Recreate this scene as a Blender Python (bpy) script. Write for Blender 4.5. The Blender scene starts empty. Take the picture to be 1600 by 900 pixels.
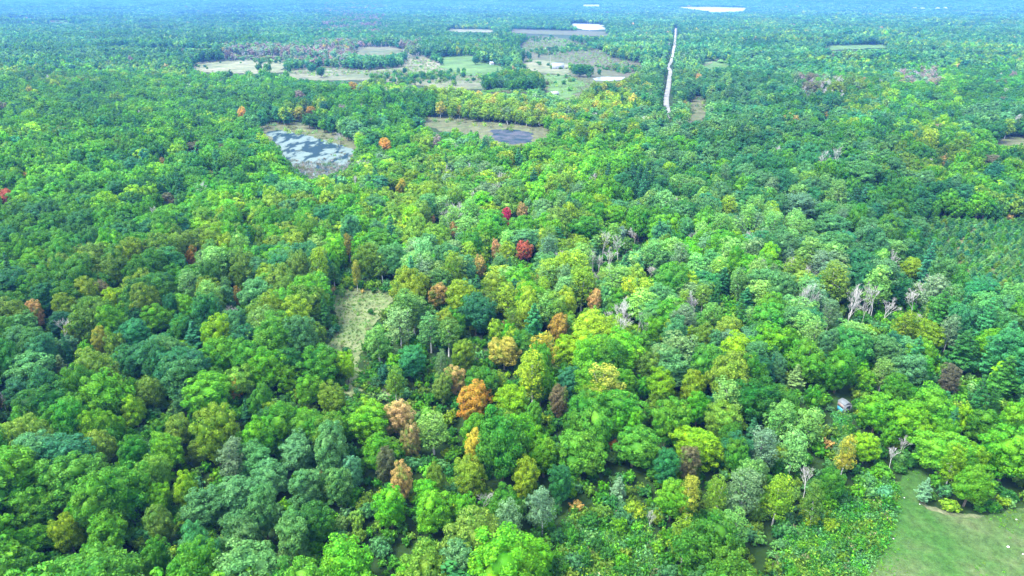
import bpy, math, random, re
import numpy as np
from mathutils import Vector, Matrix

# ------------------------------------------------------------------ camera, sky, sun, exposure
SC = bpy.context.scene
CAM_H, PITCH, FPX = 90.0, math.radians(23.3), 1067.0
cam_d = bpy.data.cameras.new('camera')
cam = bpy.data.objects.new('camera', cam_d)
SC.collection.objects.link(cam)
cam_d.sensor_width = 36.0
cam_d.lens = 36.0 * FPX / 1600.0
cam_d.clip_start = 0.5
cam_d.clip_end = 60000.0
cam.location = (0, 0, CAM_H)
cam.rotation_euler = (math.radians(90) - PITCH, 0, 0)
SC.camera = cam

SUN_EL, SUN_AZ = math.radians(60), math.radians(-110)      # azimuth measured from +Y towards +X
world = bpy.data.worlds.new('World')
SC.world = world
world.use_nodes = True
wn = world.node_tree
bg = wn.nodes['Background']
sky = wn.nodes.new('ShaderNodeTexSky')
sky.sky_type = 'NISHITA'
sky.sun_disc = False
sky.sun_elevation = SUN_EL
sky.sun_rotation = SUN_AZ
sky.air_density = 1.0
sky.dust_density = 1.5
hs = wn.nodes.new('ShaderNodeHueSaturation')      # thin bright cloud cover: the blue is washed out
hs.inputs['Saturation'].default_value = 0.5
wn.links.new(sky.outputs[0], hs.inputs['Color'])
wn.links.new(hs.outputs[0], bg.inputs[0])
bg.inputs[1].default_value = 0.14
sun_d = bpy.data.lights.new('sun', 'SUN')
sun = bpy.data.objects.new('sun', sun_d)
SC.collection.objects.link(sun)
sun_d.energy = 1.3
sun_d.angle = math.radians(20)
sun_d.color = (1.0, 0.95, 0.86)
sdir = Vector((math.sin(SUN_AZ) * math.cos(SUN_EL), math.cos(SUN_AZ) * math.cos(SUN_EL), math.sin(SUN_EL)))
sun.rotation_euler = sdir.to_track_quat('Z', 'Y').to_euler()
sun.location = (0, 0, 200)
SC.view_settings.view_transform = 'Standard'
SC.view_settings.look = 'None'
SC.view_settings.gamma = 1.0
SC.view_settings.exposure = 3.0
SC.cycles.max_bounces = 6
SC.cycles.diffuse_bounces = 3
SC.cycles.transmission_bounces = 3
SC.cycles.volume_bounces = 1

rng = np.random.default_rng(7)
random.seed(7)
COL = SC.collection

# ------------------------------------------------------------------ terrain and camera maths (photo pixels are 1600 x 900)
_w = []
_r = np.random.default_rng(3)
for lam, a in ((900, 1.0), (520, .8), (330, .6), (210, .4), (1500, 1.2), (700, .8), (130, .16), (95, .1)):
    t = _r.uniform(0, 2 * math.pi)
    _w.append((math.cos(t) * 2 * math.pi / lam, math.sin(t) * 2 * math.pi / lam, _r.uniform(0, 6.28), a))
FLAT = []            # (x, y, radius): places that stay level


def smooth(a, b, x):
    t = np.clip((x - a) / (b - a), 0, 1)
    return t * t * (3 - 2 * t)


RIDGES = [(0, 0, 1, 1, 0)]


def hgt(x, y):
    x = np.asarray(x, float); y = np.asarray(y, float)
    d = np.hypot(x, y)
    n = 0
    for kx, ky, p, a in _w:
        n = n + a * np.sin(kx * x + ky * y + p)
    amp = 2.2 * smooth(250, 600, d) + 3.0 * smooth(1200, 3000, d) + 4.0 * smooth(3500, 8000, d)
    z = n * amp * 0.55
    for cx, cy, rx, ry, hh in RIDGES:
        z = z + hh * np.exp(-((x - cx) / rx) ** 2 - ((y - cy) / ry) ** 2)
    for fx, fy, fr in FLAT:
        q = np.hypot(x - fx, y - fy)
        z = z * smooth(fr, fr * 1.9 + 40, q)
    return z


CP, SP = math.cos(PITCH), math.sin(PITCH)


def project(x, y, z):
    zc = y * CP - (z - CAM_H) * SP
    yc = y * SP + (z - CAM_H) * CP
    zc = np.where(np.abs(zc) < 1e-3, 1e-3, zc)
    return 800 + FPX * x / zc, 450 - FPX * yc / zc, zc


def ray(u, v):
    a = (np.asarray(u, float) - 800) / FPX
    b = -(np.asarray(v, float) - 450) / FPX
    return a, CP + b * SP, -SP + b * CP


def ground_at(u, v, above=0.0):
    """the place where the line of sight through a photo pixel meets the land (raised by above)"""
    dx, dy, dz = ray(u, v)
    dz = np.minimum(dz, -1e-4)
    t0 = (CAM_H - above) / -dz
    t = t0.copy() if hasattr(t0, 'copy') else t0
    for _ in range(25):
        zz = hgt(dx * t, dy * t) + above
        t = t + 0.6 * ((CAM_H - zz) / -dz - t)
    return dx * t, dy * t


def inpoly(u, v, poly):
    u = np.asarray(u, float); v = np.asarray(v, float)
    p = np.asarray(poly, float)
    res = np.zeros(u.shape, bool)
    box = (u > p[:, 0].min()) & (u < p[:, 0].max()) & (v > p[:, 1].min()) & (v < p[:, 1].max())
    uu, vv = u[box], v[box]
    r = np.zeros(uu.shape, bool)
    for i in range(len(p)):
        x1, y1 = p[i - 1]; x2, y2 = p[i]
        c = ((y1 > vv) != (y2 > vv)) & (uu < (x2 - x1) * (vv - y1) / (y2 - y1 + 1e-12) + x1)
        r ^= c
    res[box] = r
    return res


# open ground as outlined in the photo
OPEN = {
    'lawn': [(1440, 727), (1462, 735), (1450, 752), (1436, 772), (1448, 790), (1490, 803), (1540, 806), (1600, 790), (1720, 760), (1760, 1000), (1290, 1000), (1345, 905), (1385, 845), (1398, 800), (1402, 760), (1420, 738)],
    'meadow': [(528, 463), (575, 457), (612, 456), (606, 472), (594, 490), (582, 505), (570, 525), (562, 548), (572, 572), (556, 580), (535, 565), (512, 540), (508, 532), (528, 520), (534, 500), (524, 482)],
    'pond': [(418, 205), (440, 203), (480, 212), (525, 224), (548, 232), (546, 255), (528, 266), (510, 270), (490, 278), (470, 270), (446, 246), (438, 228)],
    'pond_marsh': [(400, 198), (425, 195), (470, 198), (520, 212), (550, 226), (548, 234), (500, 222), (450, 208)],
    'second_pond': [(772, 204), (800, 203), (828, 209), (826, 218), (800, 221), (775, 214)],
    'second_marsh': [(636, 184), (700, 186), (770, 194), (830, 200), (862, 202), (835, 210), (770, 202), (700, 194)],
    'tan_field': [(300, 101), (340, 97), (440, 93), (442, 109), (400, 107), (350, 108), (315, 109)],
    'dry_field': [(446, 112), (505, 106), (570, 111), (640, 104), (632, 96), (640, 90), (665, 90), (688, 104), (700, 113), (752, 118), (750, 130), (700, 133), (668, 131), (640, 122), (560, 116), (520, 121), (470, 119)],
    'green_field': [(690, 100), (720, 98), (762, 100), (788, 106), (770, 112), (730, 115), (698, 112)],
    'small_green_field': [(692, 90), (738, 88), (740, 94), (695, 96)],
    'marsh': [(828, 58), (872, 60), (905, 68), (938, 80), (958, 92), (1002, 100), (1000, 113), (978, 117), (930, 106), (888, 96), (862, 92), (830, 82), (812, 74)],
    'yard': [(815, 94), (850, 97), (886, 103), (884, 116), (850, 112), (828, 106)],
    'wet_meadow': [(852, 117), (892, 119), (930, 128), (918, 136), (900, 148), (872, 148), (856, 138)],
    'far_pond': [(925, 124), (938, 120), (975, 121), (972, 127), (950, 129), (930, 128)],
    'far_lake': [(893, 36), (940, 38), (946, 45), (920, 47), (900, 42)],
    'farthest_lake': [(1058, 11.2), (1110, 10.8), (1165, 12.5), (1162, 17), (1120, 18.5), (1090, 15)],
    'thin_lake': [(912, 7.2), (936, 7.2), (936, 9.6), (912, 9.6)],
    'brown_clearing': [(1080, 158), (1092, 150), (1102, 160), (1098, 182), (1084, 182)],
    'driveway_clearing': [(1098, 98), (1112, 96), (1140, 102), (1140, 106), (1104, 108)],
    'shed_gap': [(1304, 620), (1327, 617), (1327, 652), (1321, 680), (1310, 680), (1305, 650)],
    'trail': [(562, 578), (580, 588), (606, 612), (640, 628), (668, 638), (704, 650), (694, 664), (655, 652), (610, 630), (580, 606)],
    'grassy_gap': [(735, 531), (752, 528), (760, 540), (745, 550)],
    'north_marsh': [(800, 46), (890, 48.5), (950, 52), (948, 55), (880, 53.5), (800, 50)],
    'rough_strip': [(556, 76), (606, 74), (634, 79), (600, 85), (562, 83)],
    'pale_field': [(1290, 72), (1380, 70), (1386, 75), (1300, 78)],
    'far_strip': [(700, 46), (770, 47), (768, 50), (704, 49)],
    'right_marsh': [(1552, 218), (1600, 216), (1640, 218), (1640, 224), (1560, 224)],
}
PLANTATION = [(1432, 350), (1500, 345), (1600, 348), (1700, 350), (1700, 500), (1600, 492), (1520, 468), (1465, 440), (1425, 395)]
SCRUB = [[(885, 812), (950, 790), (1006, 796), (1020, 840), (1030, 880), (1020, 1000), (870, 1000), (872, 860)],
         [(1225, 850), (1262, 812), (1312, 775), (1345, 755), (1402, 752), (1400, 800), (1385, 845), (1345, 905), (1290, 1000), (1190, 1000)]]
# the gravel road, its centre line in the photo
ROAD = [(1048.5, 186), (1043, 172), (1041, 160), (1042, 148), (1044.5, 135), (1046, 122), (1047.3, 111), (1043.5, 104), (1048, 98), (1051.5, 86), (1052.5, 78), (1054, 70), (1055, 60), (1055.5, 52), (1056, 44)]

for k in ('pond', 'second_pond', 'far_pond', 'far_lake'):
    p = np.array(OPEN[k]); gx, gy = ground_at(p[:, 0].mean(), p[:, 1].mean())
    FLAT.append((float(gx), float(gy), {'pond': 55, 'second_pond': 45, 'far_pond': 160, 'far_lake': 420}[k]))
gx, gy = ground_at(1110, 15); FLAT.append((float(gx), float(gy), 1500))
gx, gy = ground_at(924, 8.4); FLAT.append((float(gx), float(gy), 1200))
_rg = [(1000, 216, 170, 55, 9), (1290, 300, 60, 40, 8), (1180, 250, 90, 40, 6), (560, 165, 110, 40, 5), (200, 240, 130, 60, 6), (1330, 150, 140, 70, 8)]
RIDGES = []
for u, v, rx, ry, hh in _rg:
    gx, gy = ground_at(u, v)
    RIDGES.append((float(gx), float(gy), rx, ry, hh))
RIDGES += [(0, 9300, 14000, 800, 36), (3200, 7400, 2400, 330, 20), (-2600, 6900, 1800, 260, 16), (-900, 3600, 900, 130, 9), (1500, 3100, 700, 120, 10), (-1500, 2300, 600, 90, 8), (500, 2500, 400, 80, 6)]

# ------------------------------------------------------------------ materials


def mat(name):
    m = bpy.data.materials.new(name); m.use_nodes = True
    nt = m.node_tree; nt.nodes.clear()
    out = nt.nodes.new('ShaderNodeOutputMaterial')
    return m, nt, out


def N(nt, kind, **kw):
    n = nt.nodes.new(kind)
    for k, v in kw.items():
        setattr(n, k, v)
    return n


def noise(nt, scale, detail=4, rough=.6, coord=None):
    n = N(nt, 'ShaderNodeTexNoise'); n.inputs['Scale'].default_value = scale
    n.inputs['Detail'].default_value = detail; n.inputs['Roughness'].default_value = rough
    if coord is not None: nt.links.new(coord, n.inputs['Vector'])
    return n.outputs['Fac']


def ramp(nt, fac, stops):
    r = N(nt, 'ShaderNodeValToRGB')
    e = r.color_ramp.elements
    e[0].position, e[0].color = stops[0][0], (*stops[0][1], 1)
    e[1].position, e[1].color = stops[-1][0], (*stops[-1][1], 1)
    for p, c in stops[1:-1]:
        q = e.new(p); q.color = (*c, 1)
    nt.links.new(fac, r.inputs[0])
    return r.outputs[0]


def mix(nt, fac, a, b, mode='MIX'):
    m = N(nt, 'ShaderNodeMix', data_type='RGBA', blend_type=mode)
    m.clamp_factor = True
    for sock, val in ((m.inputs[0], fac), (m.inputs[6], a), (m.inputs[7], b)):
        if isinstance(val, (int, float)): sock.default_value = val
        elif isinstance(val, tuple): sock.default_value = (*val, 1)
        else: nt.links.new(val, sock)
    return m.outputs[2]


def math_(nt, op, a, b=None, c=None):
    m = N(nt, 'ShaderNodeMath', operation=op)
    for s, v in zip(m.inputs, (a, b, c)):
        if v is None: continue
        if isinstance(v, (int, float)): s.default_value = v
        else: nt.links.new(v, s)
    return m.outputs[0]


def foliage_mat(name, spread=1.0, trans=0.36):
    """leaf colour comes from each plant's own colour; leaves vary, some boughs turn with autumn"""
    m, nt, out = mat(name)
    at = N(nt, 'ShaderNodeAttribute', attribute_type='INSTANCER', attribute_name='tint')
    geo = N(nt, 'ShaderNodeNewGeometry')
    pos = geo.outputs['Position']
    isl = geo.outputs['Random Per Island']
    hsv = N(nt, 'ShaderNodeHueSaturation')
    nt.links.new(at.outputs['Color'], hsv.inputs['Color'])
    # hue and value vary leaf by leaf and bough by bough
    big = noise(nt, .22, 2, .5, pos)
    hue = math_(nt, 'MULTIPLY_ADD', math_(nt, 'SUBTRACT', big, .5), .07 * spread, .5)
    hue = math_(nt, 'MULTIPLY_ADD', math_(nt, 'SUBTRACT', isl, .5), -.03 * spread, hue)
    nt.links.new(hue, hsv.inputs['Hue'])
    clump = noise(nt, .9, 2, .6, pos)
    vv = math_(nt, 'MULTIPLY_ADD', math_(nt, 'POWER', isl, 1.5), .8 * spread, .45)
    vv = math_(nt, 'MULTIPLY_ADD', clump, .55, vv)
    nt.links.new(vv, hsv.inputs['Value'])
    # autumn patches: alpha of the tint is how far the tree has turned
    an = noise(nt, .35, 3, .6, pos)
    af = math_(nt, 'MULTIPLY', math_(nt, 'SUBTRACT', math_(nt, 'ADD', an, at.outputs['Alpha']), .98), 6.0)
    af = math_(nt, 'MAXIMUM', math_(nt, 'MINIMUM', af, .75), 0.0)
    autumn = ramp(nt, noise(nt, .5, 2, .5, pos), [(.3, (.13, .15, .015)), (.5, (.24, .19, .02)), (.7, (.26, .13, .04))])
    col = mix(nt, af, hsv.outputs['Color'], autumn)
    # a tree whose leaves have mostly turned keeps some green boughs
    part_ = math_(nt, 'MULTIPLY', math_(nt, 'SUBTRACT', math_(nt, 'SUBTRACT', an, at.outputs['Alpha']), .57), 9.0)
    part_ = math_(nt, 'MULTIPLY', math_(nt, 'MAXIMUM', math_(nt, 'MINIMUM', part_, .8), 0.0), math_(nt, 'LESS_THAN', at.outputs['Alpha'], -.0005))
    col = mix(nt, part_, col, (.085, .185, .02))
    d = N(nt, 'ShaderNodeBsdfPrincipled')
    nt.links.new(col, d.inputs['Base Color'])
    d.inputs['Roughness'].default_value = .55
    d.inputs['Specular IOR Level'].default_value = .12
    t = N(nt, 'ShaderNodeBsdfTranslucent')
    tc = mix(nt, .6, col, (.10, .22, .02))
    nt.links.new(tc, t.inputs['Color'])
    ms = N(nt, 'ShaderNodeMixShader'); ms.inputs[0].default_value = trans
    nt.links.new(d.outputs[0], ms.inputs[1]); nt.links.new(t.outputs[0], ms.inputs[2])
    nt.links.new(ms.outputs[0], out.inputs['Surface'])
    return m


def bark_mat(name, a, b, scale=3):
    m, nt, out = mat(name)
    tc = N(nt, 'ShaderNodeNewGeometry').outputs['Position']
    c = ramp(nt, noise(nt, scale, 4, .7, tc), [(.35, a), (.65, b)])
    d = N(nt, 'ShaderNodeBsdfPrincipled'); nt.links.new(c, d.inputs['Base Color'])
    d.inputs['Roughness'].default_value = .9
    nt.links.new(d.outputs[0], out.inputs['Surface'])
    return m


def ground_mat(name, stops, scale, stops2=None, fine=2.0, bump=.3, rough=.95, wet=None):
    m, nt, out = mat(name)
    pos = N(nt, 'ShaderNodeNewGeometry').outputs['Position']
    c = ramp(nt, noise(nt, scale, 5, .62, pos), stops)
    if stops2:
        c2 = ramp(nt, noise(nt, scale * .31, 4, .6, pos), stops2)
        c = mix(nt, noise(nt, scale * .5, 3, .5, pos), c, c2)
    f = noise(nt, fine, 5, .75, pos)
    c = mix(nt, .55, c, ramp(nt, f, [(.3, (.25, .25, .25)), (.7, (.8, .8, .8))]), 'OVERLAY')
    mid_ = noise(nt, fine * .22, 4, .7, pos)
    c = mix(nt, .6, c, ramp(nt, mid_, [(.36, (.26, .26, .26)), (.64, (.76, .76, .76))]), 'OVERLAY')
    d = N(nt, 'ShaderNodeBsdfPrincipled'); nt.links.new(c, d.inputs['Base Color'])
    d.inputs['Roughness'].default_value = rough
    d.inputs['Specular IOR Level'].default_value = .15
    b = N(nt, 'ShaderNodeBump'); b.inputs['Strength'].default_value = bump; b.inputs['Distance'].default_value = .2
    nt.links.new(f, b.inputs['Height']); nt.links.new(b.outputs[0], d.inputs['Normal'])
    nt.links.new(d.outputs[0], out.inputs['Surface'])
    return m


def paint(name, c, rough=.6, metal=0.0):
    m, nt, out = mat(name)
    pos = N(nt, 'ShaderNodeNewGeometry').outputs['Position']
    cc = ramp(nt, noise(nt, 2.5, 5, .7, pos), [(.3, tuple(x * .72 for x in c)), (.7, tuple(min(1, x * 1.12) for x in c))])
    d = N(nt, 'ShaderNodeBsdfPrincipled'); nt.links.new(cc, d.inputs['Base Color'])
    d.inputs['Roughness'].default_value = rough; d.inputs['Metallic'].default_value = metal
    nt.links.new(d.outputs[0], out.inputs['Surface'])
    return m


def water_mat(name, scum, stops, scale, stretch=(1, 1, 1)):
    m, nt, out = mat(name)
    pos = N(nt, 'ShaderNodeNewGeometry').outputs['Position']
    mp = N(nt, 'ShaderNodeMapping'); mp.inputs['Scale'].default_value = stretch
    nt.links.new(pos, mp.inputs['Vector'])
    pos = mp.outputs[0]
    f = ramp(nt, noise(nt, scale, 5, .6, pos), stops)
    w = N(nt, 'ShaderNodeBsdfPrincipled'); w.inputs['Base Color'].default_value = (.012, .03, .04, 1)
    w.inputs['Roughness'].default_value = .45; w.inputs['Specular IOR Level'].default_value = .02; w.inputs['IOR'].default_value = 1.15
    s = N(nt, 'ShaderNodeBsdfPrincipled')
    sc = mix(nt, noise(nt, scale * 6, 4, .7, pos), tuple(x * .7 for x in scum), tuple(min(1, x * 1.25) for x in scum))
    nt.links.new(sc, s.inputs['Base Color']); s.inputs['Roughness'].default_value = .7; s.inputs['Specular IOR Level'].default_value = .15
    ms = N(nt, 'ShaderNodeMixShader'); nt.links.new(f, ms.inputs[0])
    nt.links.new(w.outputs[0], ms.inputs[1]); nt.links.new(s.outputs[0], ms.inputs[2])
    nt.links.new(ms.outputs[0], out.inputs['Surface'])
    return m


M_LEAF = foliage_mat('broadleaf_foliage')
M_NEEDLE = foliage_mat('needle_foliage', .5, .12)
M_WEED = foliage_mat('weed_foliage', 1.2, .3)
M_BARK = bark_mat('brown_bark', (.06, .05, .035), (.14, .12, .09))
M_PALE = bark_mat('pale_bark', (.30, .30, .27), (.55, .55, .50), 1.2)
M_DEAD = bark_mat('grey_dead_wood', (.27, .27, .25), (.45, .45, .42), 1.5)

# ------------------------------------------------------------------ mesh building blocks


def make_mesh(name, parts, mats):
    """parts: list of (verts Nx3, faces MxK, material index)"""
    vs, loops, starts, totals, mi = [], [], [], [], []
    off = 0; ls = 0
    for v, f, m in parts:
        v = np.asarray(v, np.float32).reshape(-1, 3); f = np.asarray(f, np.int32)
        if len(f) == 0: continue
        vs.append(v); loops.append((f + off).ravel())
        k = f.shape[1]
        starts.append(ls + np.arange(len(f)) * k); totals.append(np.full(len(f), k)); mi.append(np.full(len(f), m))
        off += len(v); ls += f.size
    v = np.concatenate(vs); l = np.concatenate(loops)
    st = np.concatenate(starts); mi = np.concatenate(mi)
    me = bpy.data.meshes.new(name)
    me.vertices.add(len(v)); me.vertices.foreach_set('co', v.ravel())
    me.loops.add(len(l)); me.loops.foreach_set('vertex_index', l.astype(np.int32))
    me.polygons.add(len(st)); me.polygons.foreach_set('loop_start', st.astype(np.int32))
    me.polygons.foreach_set('material_index', mi.astype(np.int32))
    for m in mats: me.materials.append(m)
    me.update(calc_edges=True)
    return me


def leaves(P, Nn, size, r, long=1.0, jit=.6):
    n = len(P)
    nn = Nn + r.normal(0, jit, (n, 3)); nn /= np.linalg.norm(nn, axis=1)[:, None] + 1e-9
    t = r.normal(0, 1, (n, 3)); t -= nn * (t * nn).sum(1)[:, None]; t /= np.linalg.norm(t, axis=1)[:, None] + 1e-9
    b = np.cross(nn, t)
    s = size * r.uniform(.6, 1.35, n)[:, None]
    q = np.stack([P - t * s * long, P - b * s * .62 + nn * s * .12, P + t * s * long, P + b * s * .62 + nn * s * .12], 1)
    f = np.arange(n * 4).reshape(-1, 4)
    return q.reshape(-1, 3), f


_t = (1 + 5 ** .5) / 2
ICO_V = np.array([(-1, _t, 0), (1, _t, 0), (-1, -_t, 0), (1, -_t, 0), (0, -1, _t), (0, 1, _t), (0, -1, -_t), (0, 1, -_t), (_t, 0, -1), (_t, 0, 1), (-_t, 0, -1), (-_t, 0, 1)], float)
ICO_V /= np.linalg.norm(ICO_V[0])
ICO_F = np.array([(0, 11, 5), (0, 5, 1), (0, 1, 7), (0, 7, 10), (0, 10, 11), (1, 5, 9), (5, 11, 4), (11, 10, 2), (10, 7, 6), (7, 1, 8), (3, 9, 4), (3, 4, 2), (3, 2, 6), (3, 6, 8), (3, 8, 9), (4, 9, 5), (2, 4, 11), (6, 2, 10), (8, 6, 7), (9, 8, 1)])


def blobs(C, R, r, squash=1.0):
    V, F = [], []
    for i, (c, rad) in enumerate(zip(C, R)):
        q = ICO_V * rad * r.uniform(.8, 1.15, (12, 1)); q[:, 2] *= squash
        V.append(q + c); F.append(ICO_F + 12 * i)
    return np.concatenate(V), np.concatenate(F)


def tube(p0, p1, r0, r1, k=5):
    p0 = np.asarray(p0, float); p1 = np.asarray(p1, float)
    d = p1 - p0; d /= np.linalg.norm(d) + 1e-9
    a = np.cross(d, (0.3, .2, 1.0) if abs(d[2]) < .9 else (1.0, 0, 0)); a /= np.linalg.norm(a)
    b = np.cross(d, a)
    an = np.arange(k) * 2 * math.pi / k
    c = np.cos(an)[:, None] * a + np.sin(an)[:, None] * b
    V = np.concatenate([p0 + c * r0, p1 + c * r1])
    i = np.arange(k); j = (i + 1) % k
    return V, np.stack([i, j, j + k, i + k], 1)


def join(parts):
    V, F, o = [], [], 0
    for v, f in parts:
        V.append(v); F.append(f + o); o += len(v)
    return np.concatenate(V), np.concatenate(F)


def sph(n, r):
    v = r.normal(0, 1, (n, 3)); return v / np.linalg.norm(v, axis=1)[:, None]


# every form is built for a crown 1 unit = 1 m; nominal width W, height H
def lobed_crown(r, W, H, low=.12, big=10, sub=13, lr=(.105, .155), br=(.24, .33), per=46, leaf=.27, gap=0.0, pointed=0.0, core=.8, fill=.62, jit=.55, flat=1.0):
    """boughs (big) carry clumps (sub) that carry leaves"""
    Rz = H * (1 - low) / 2; zc = H - Rz
    i = np.arange(big) + .5
    ph = np.arccos(1 - 2 * i / big * .95); th = math.pi * (1 + 5 ** .5) * i + r.uniform(0, 6)
    D = np.stack([np.cos(th) * np.sin(ph), np.sin(th) * np.sin(ph), np.cos(ph)], 1)
    lop = 1 + .16 * np.sin(th * 2 + r.uniform(0, 6))
    C = D * (fill * r.uniform(.8, 1.12, big) * lop)[:, None] * np.array([W / 2, W / 2, Rz])
    BR = W * r.uniform(*br, big)
    if pointed:
        k = np.clip(1.05 - pointed * (C[:, 2] / Rz), .3, 1.3)
        C[:, :2] *= k[:, None]; BR *= np.clip(k, .6, 1.05)
    C[:, 2] += zc
    cs, rs, vs = [], [], []
    for k in range(big):
        j = np.arange(sub) + .5
        p2 = np.arccos(1 - 2 * j / sub); t2 = math.pi * (1 + 5 ** .5) * j + r.uniform(0, 6)
        v = np.stack([np.cos(t2) * np.sin(p2), np.sin(t2) * np.sin(p2), np.cos(p2) * flat], 1)
        c = C[k] + v * (BR[k] * r.uniform(.72, 1.08, sub))[:, None]
        dd = np.linalg.norm(c[:, None] - C[None], axis=2) / BR[None]; dd[:, k] = 9
        ok = dd.min(1) > .72
        cs.append(c[ok]); rs.append(W * r.uniform(*lr, ok.sum())); vs.append(v[ok])
    cs = np.concatenate(cs); rs = np.concatenate(rs); vs = np.concatenate(vs)
    half = np.quantile(np.hypot(cs[:, 0], cs[:, 1]) + rs, .93); f = W / 2 / half
    zt, zb = (cs[:, 2] + rs).max(), (cs[:, 2] - rs).min(); fz = H * (1 - low) / (zt - zb)
    for q_ in (C, cs):
        q_[:, :2] *= f; q_[:, 2] = (q_[:, 2] - zb) * fz + low * H
    BR = BR * (f * .6 + fz * .4); rs = rs * (f * .6 + fz * .4)
    P, Q = [], []
    for k in range(len(cs)):
        n = max(3, int(per * r.uniform(.8, 1.2)))
        v = sph(n, r) + vs[k] * .75 + np.array((0, 0, .2)); v /= np.linalg.norm(v, axis=1)[:, None]
        p = cs[k] + v * (rs[k] * r.uniform(.8, 1.12, n))[:, None]
        if gap: 
            q_ = r.random(n) > gap; p, v = p[q_], v[q_]
        P.append(p); Q.append(v)
    P = np.concatenate(P); Q = np.concatenate(Q)
    L = leaves(P, Q, leaf, r, 1.0, jit)
    cores = None
    if core:
        c1 = blobs(C, BR * core * .88, r); c2 = blobs(cs, rs * core * .62, r)
        cores = join([c1, c2]) if sub >= 6 else join([c1, c2])
    return [(L[0], L[1])], cores, np.concatenate([C, cs]), rs, zc


def trunk_parts(r, W, H, C, k=6, th=.022, nl=7):
    lean = r.uniform(-.03, .03, 2) * H
    z1 = H * .45
    P = [tube((0, 0, -.4), (lean[0] * .5, lean[1] * .5, z1), H * th, H * th * .7, k), tube((lean[0] * .5, lean[1] * .5, z1), (lean[0], lean[1], H * .8), H * th * .7, H * th * .2, k)]
    idx = r.choice(len(C), min(nl, len(C)), replace=False)
    for i in idx:
        z = r.uniform(.3, .6) * H
        P.append(tube((lean[0] * z / H, lean[1] * z / H, z), C[i], H * th * .4, H * th * .12, 4))
    return join(P)


def tri(f):
    return f


def pine_form(r, W, H, tiers=13, leaf=.34, per=26, core=True):
    P, Q, TB = [], [], []
    cc, cr = [], []
    for t in range(tiers):
        f = t / (tiers - 1)
        z = H * (.16 + .82 * f)
        rad = W / 2 * (1 - f ** 1.5 * .88) * (.75 + .35 * r.random()) * (1 if f > .12 else .7)
        nb = max(3, int(7 - 3 * f))
        a0 = r.uniform(0, 6.28)
        for b in range(nb):
            a = a0 + b * 6.283 / nb + r.normal(0, .22)
            rr = rad * r.uniform(.7, 1.12)
            n = int(per * (.4 + rr / (W / 2)))
            s = r.uniform(.12, 1, n) ** .7
            wdt = .30 * rr * np.sin(np.clip(s, 0, 1) * math.pi * .8 + .35)
            off = r.uniform(-1, 1, n) * wdt
            x = math.cos(a) * s * rr - math.sin(a) * off
            y = math.sin(a) * s * rr + math.cos(a) * off
            zz = z + s * rr * .10 + r.normal(0, .10, n) * (1 + rr * .12) - np.abs(off) * .15
            P.append(np.stack([x, y, zz], 1))
            q = np.tile((math.cos(a) * .25, math.sin(a) * .25, 1.0), (n, 1)); Q.append(q)
            TB.append(tube((0, 0, z - .1), (math.cos(a) * rr * .8, math.sin(a) * rr * .8, z + rr * .08), .05, .02, 3))
        cc.append((0, 0, z - .2)); cr.append(max(.25, rad * .42))
    P = np.concatenate(P); Q = np.concatenate(Q)
    L = leaves(P, Q, leaf, r, 1.35, .38)
    TB.append(tube((0, 0, -.4), (0, 0, H * .97), H * .018, H * .004, 6))
    return [L], blobs(np.array(cc), np.array(cr), r, .55), join(TB)


def bare_form(r, W, H, stems=1, depth=4):
    TB = []

    def grow(p, d, ln, rad, lev):
        q = p + d * ln
        TB.append(tube(p, q, rad, rad * .62, 4 if lev < 2 else 3))
        if lev >= depth: return
        nb = r.integers(2, 4) + (1 if lev >= 1 else 0)
        for _ in range(nb):
            e = d + r.normal(0, .34, 3) * np.array((1, 1, .5)) + np.array((0, 0, .28)); e /= np.linalg.norm(e)
            s = r.uniform(.45, 1)
            grow(p + d * ln * s, e, ln * r.uniform(.55, .78), max(rad * .54, .017), lev + 1)
    for s in range(stems):
        d = np.array([r.normal(0, .10), r.normal(0, .10), 1.0]); d /= np.linalg.norm(d)
        grow(np.array([r.normal(0, .4) * (stems > 1), r.normal(0, .4) * (stems > 1), -.3]), d, H * .40, .14, 0)
    v, f3 = [], []
    quads = join([(a, b) for a, b in TB])
    return quads


def quad_tris(f):
    return np.concatenate([f[:, :3], f[:, [0, 2, 3]]])


KINDS = {}       # kind -> dict(W,H, near=[(crown mesh, trunk mesh)], mid=[mesh], far=[mesh])


def add_kind(kind, W, H, leafmat, barkmat, near_fn, mid_fn, far_fn, nn=4, nm=3, nf=3):
    e = dict(W=W, H=H, near=[], mid=[], far=[])
    for i in range(nn):
        r = np.random.default_rng(hash_(kind) + i)
        Ls, core, tr = near_fn(r)
        cp = [(a, b, 0) for a, b in Ls]
        if core is not None: cp.append((core[0], core[1], 0))
        cm = make_mesh(kind + '_crown', cp, [leafmat]) if cp else None
        tm = make_mesh(kind + '_trunk', [(tr[0], tr[1], 0)], [barkmat])
        e['near'].append((cm, tm))
    for key, fn, n in (('mid', mid_fn, nm), ('far', far_fn, nf)):
        for i in range(n):
            r = np.random.default_rng(hash_(kind) + 50 + i)
            Ls, core, tr = fn(r)
            cp = [(a, b, 0) for a, b in Ls]
            if core is not None: cp.append((core[0], core[1], 0))
            if tr is not None: cp.append((tr[0], tr[1], 1))
            e[key].append(make_mesh(kind + '_' + key, cp, [leafmat, barkmat]))
    KINDS[kind] = e


def hash_(s):
    return sum((i + 1) * ord(c) for i, c in enumerate(s)) * 13


def lob(W, H, trunk=True, th=.022, tl=7, **kw):
    def fn(r):
        kk = dict(kw)
        Ls, core, C, R, zc = lobed_crown(r, W * r.uniform(.95, 1.05), H * r.uniform(.96, 1.04), **kk)
        return Ls, core, (trunk_parts(r, W, H, C, th=th, nl=tl) if trunk else None)
    return fn


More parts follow.
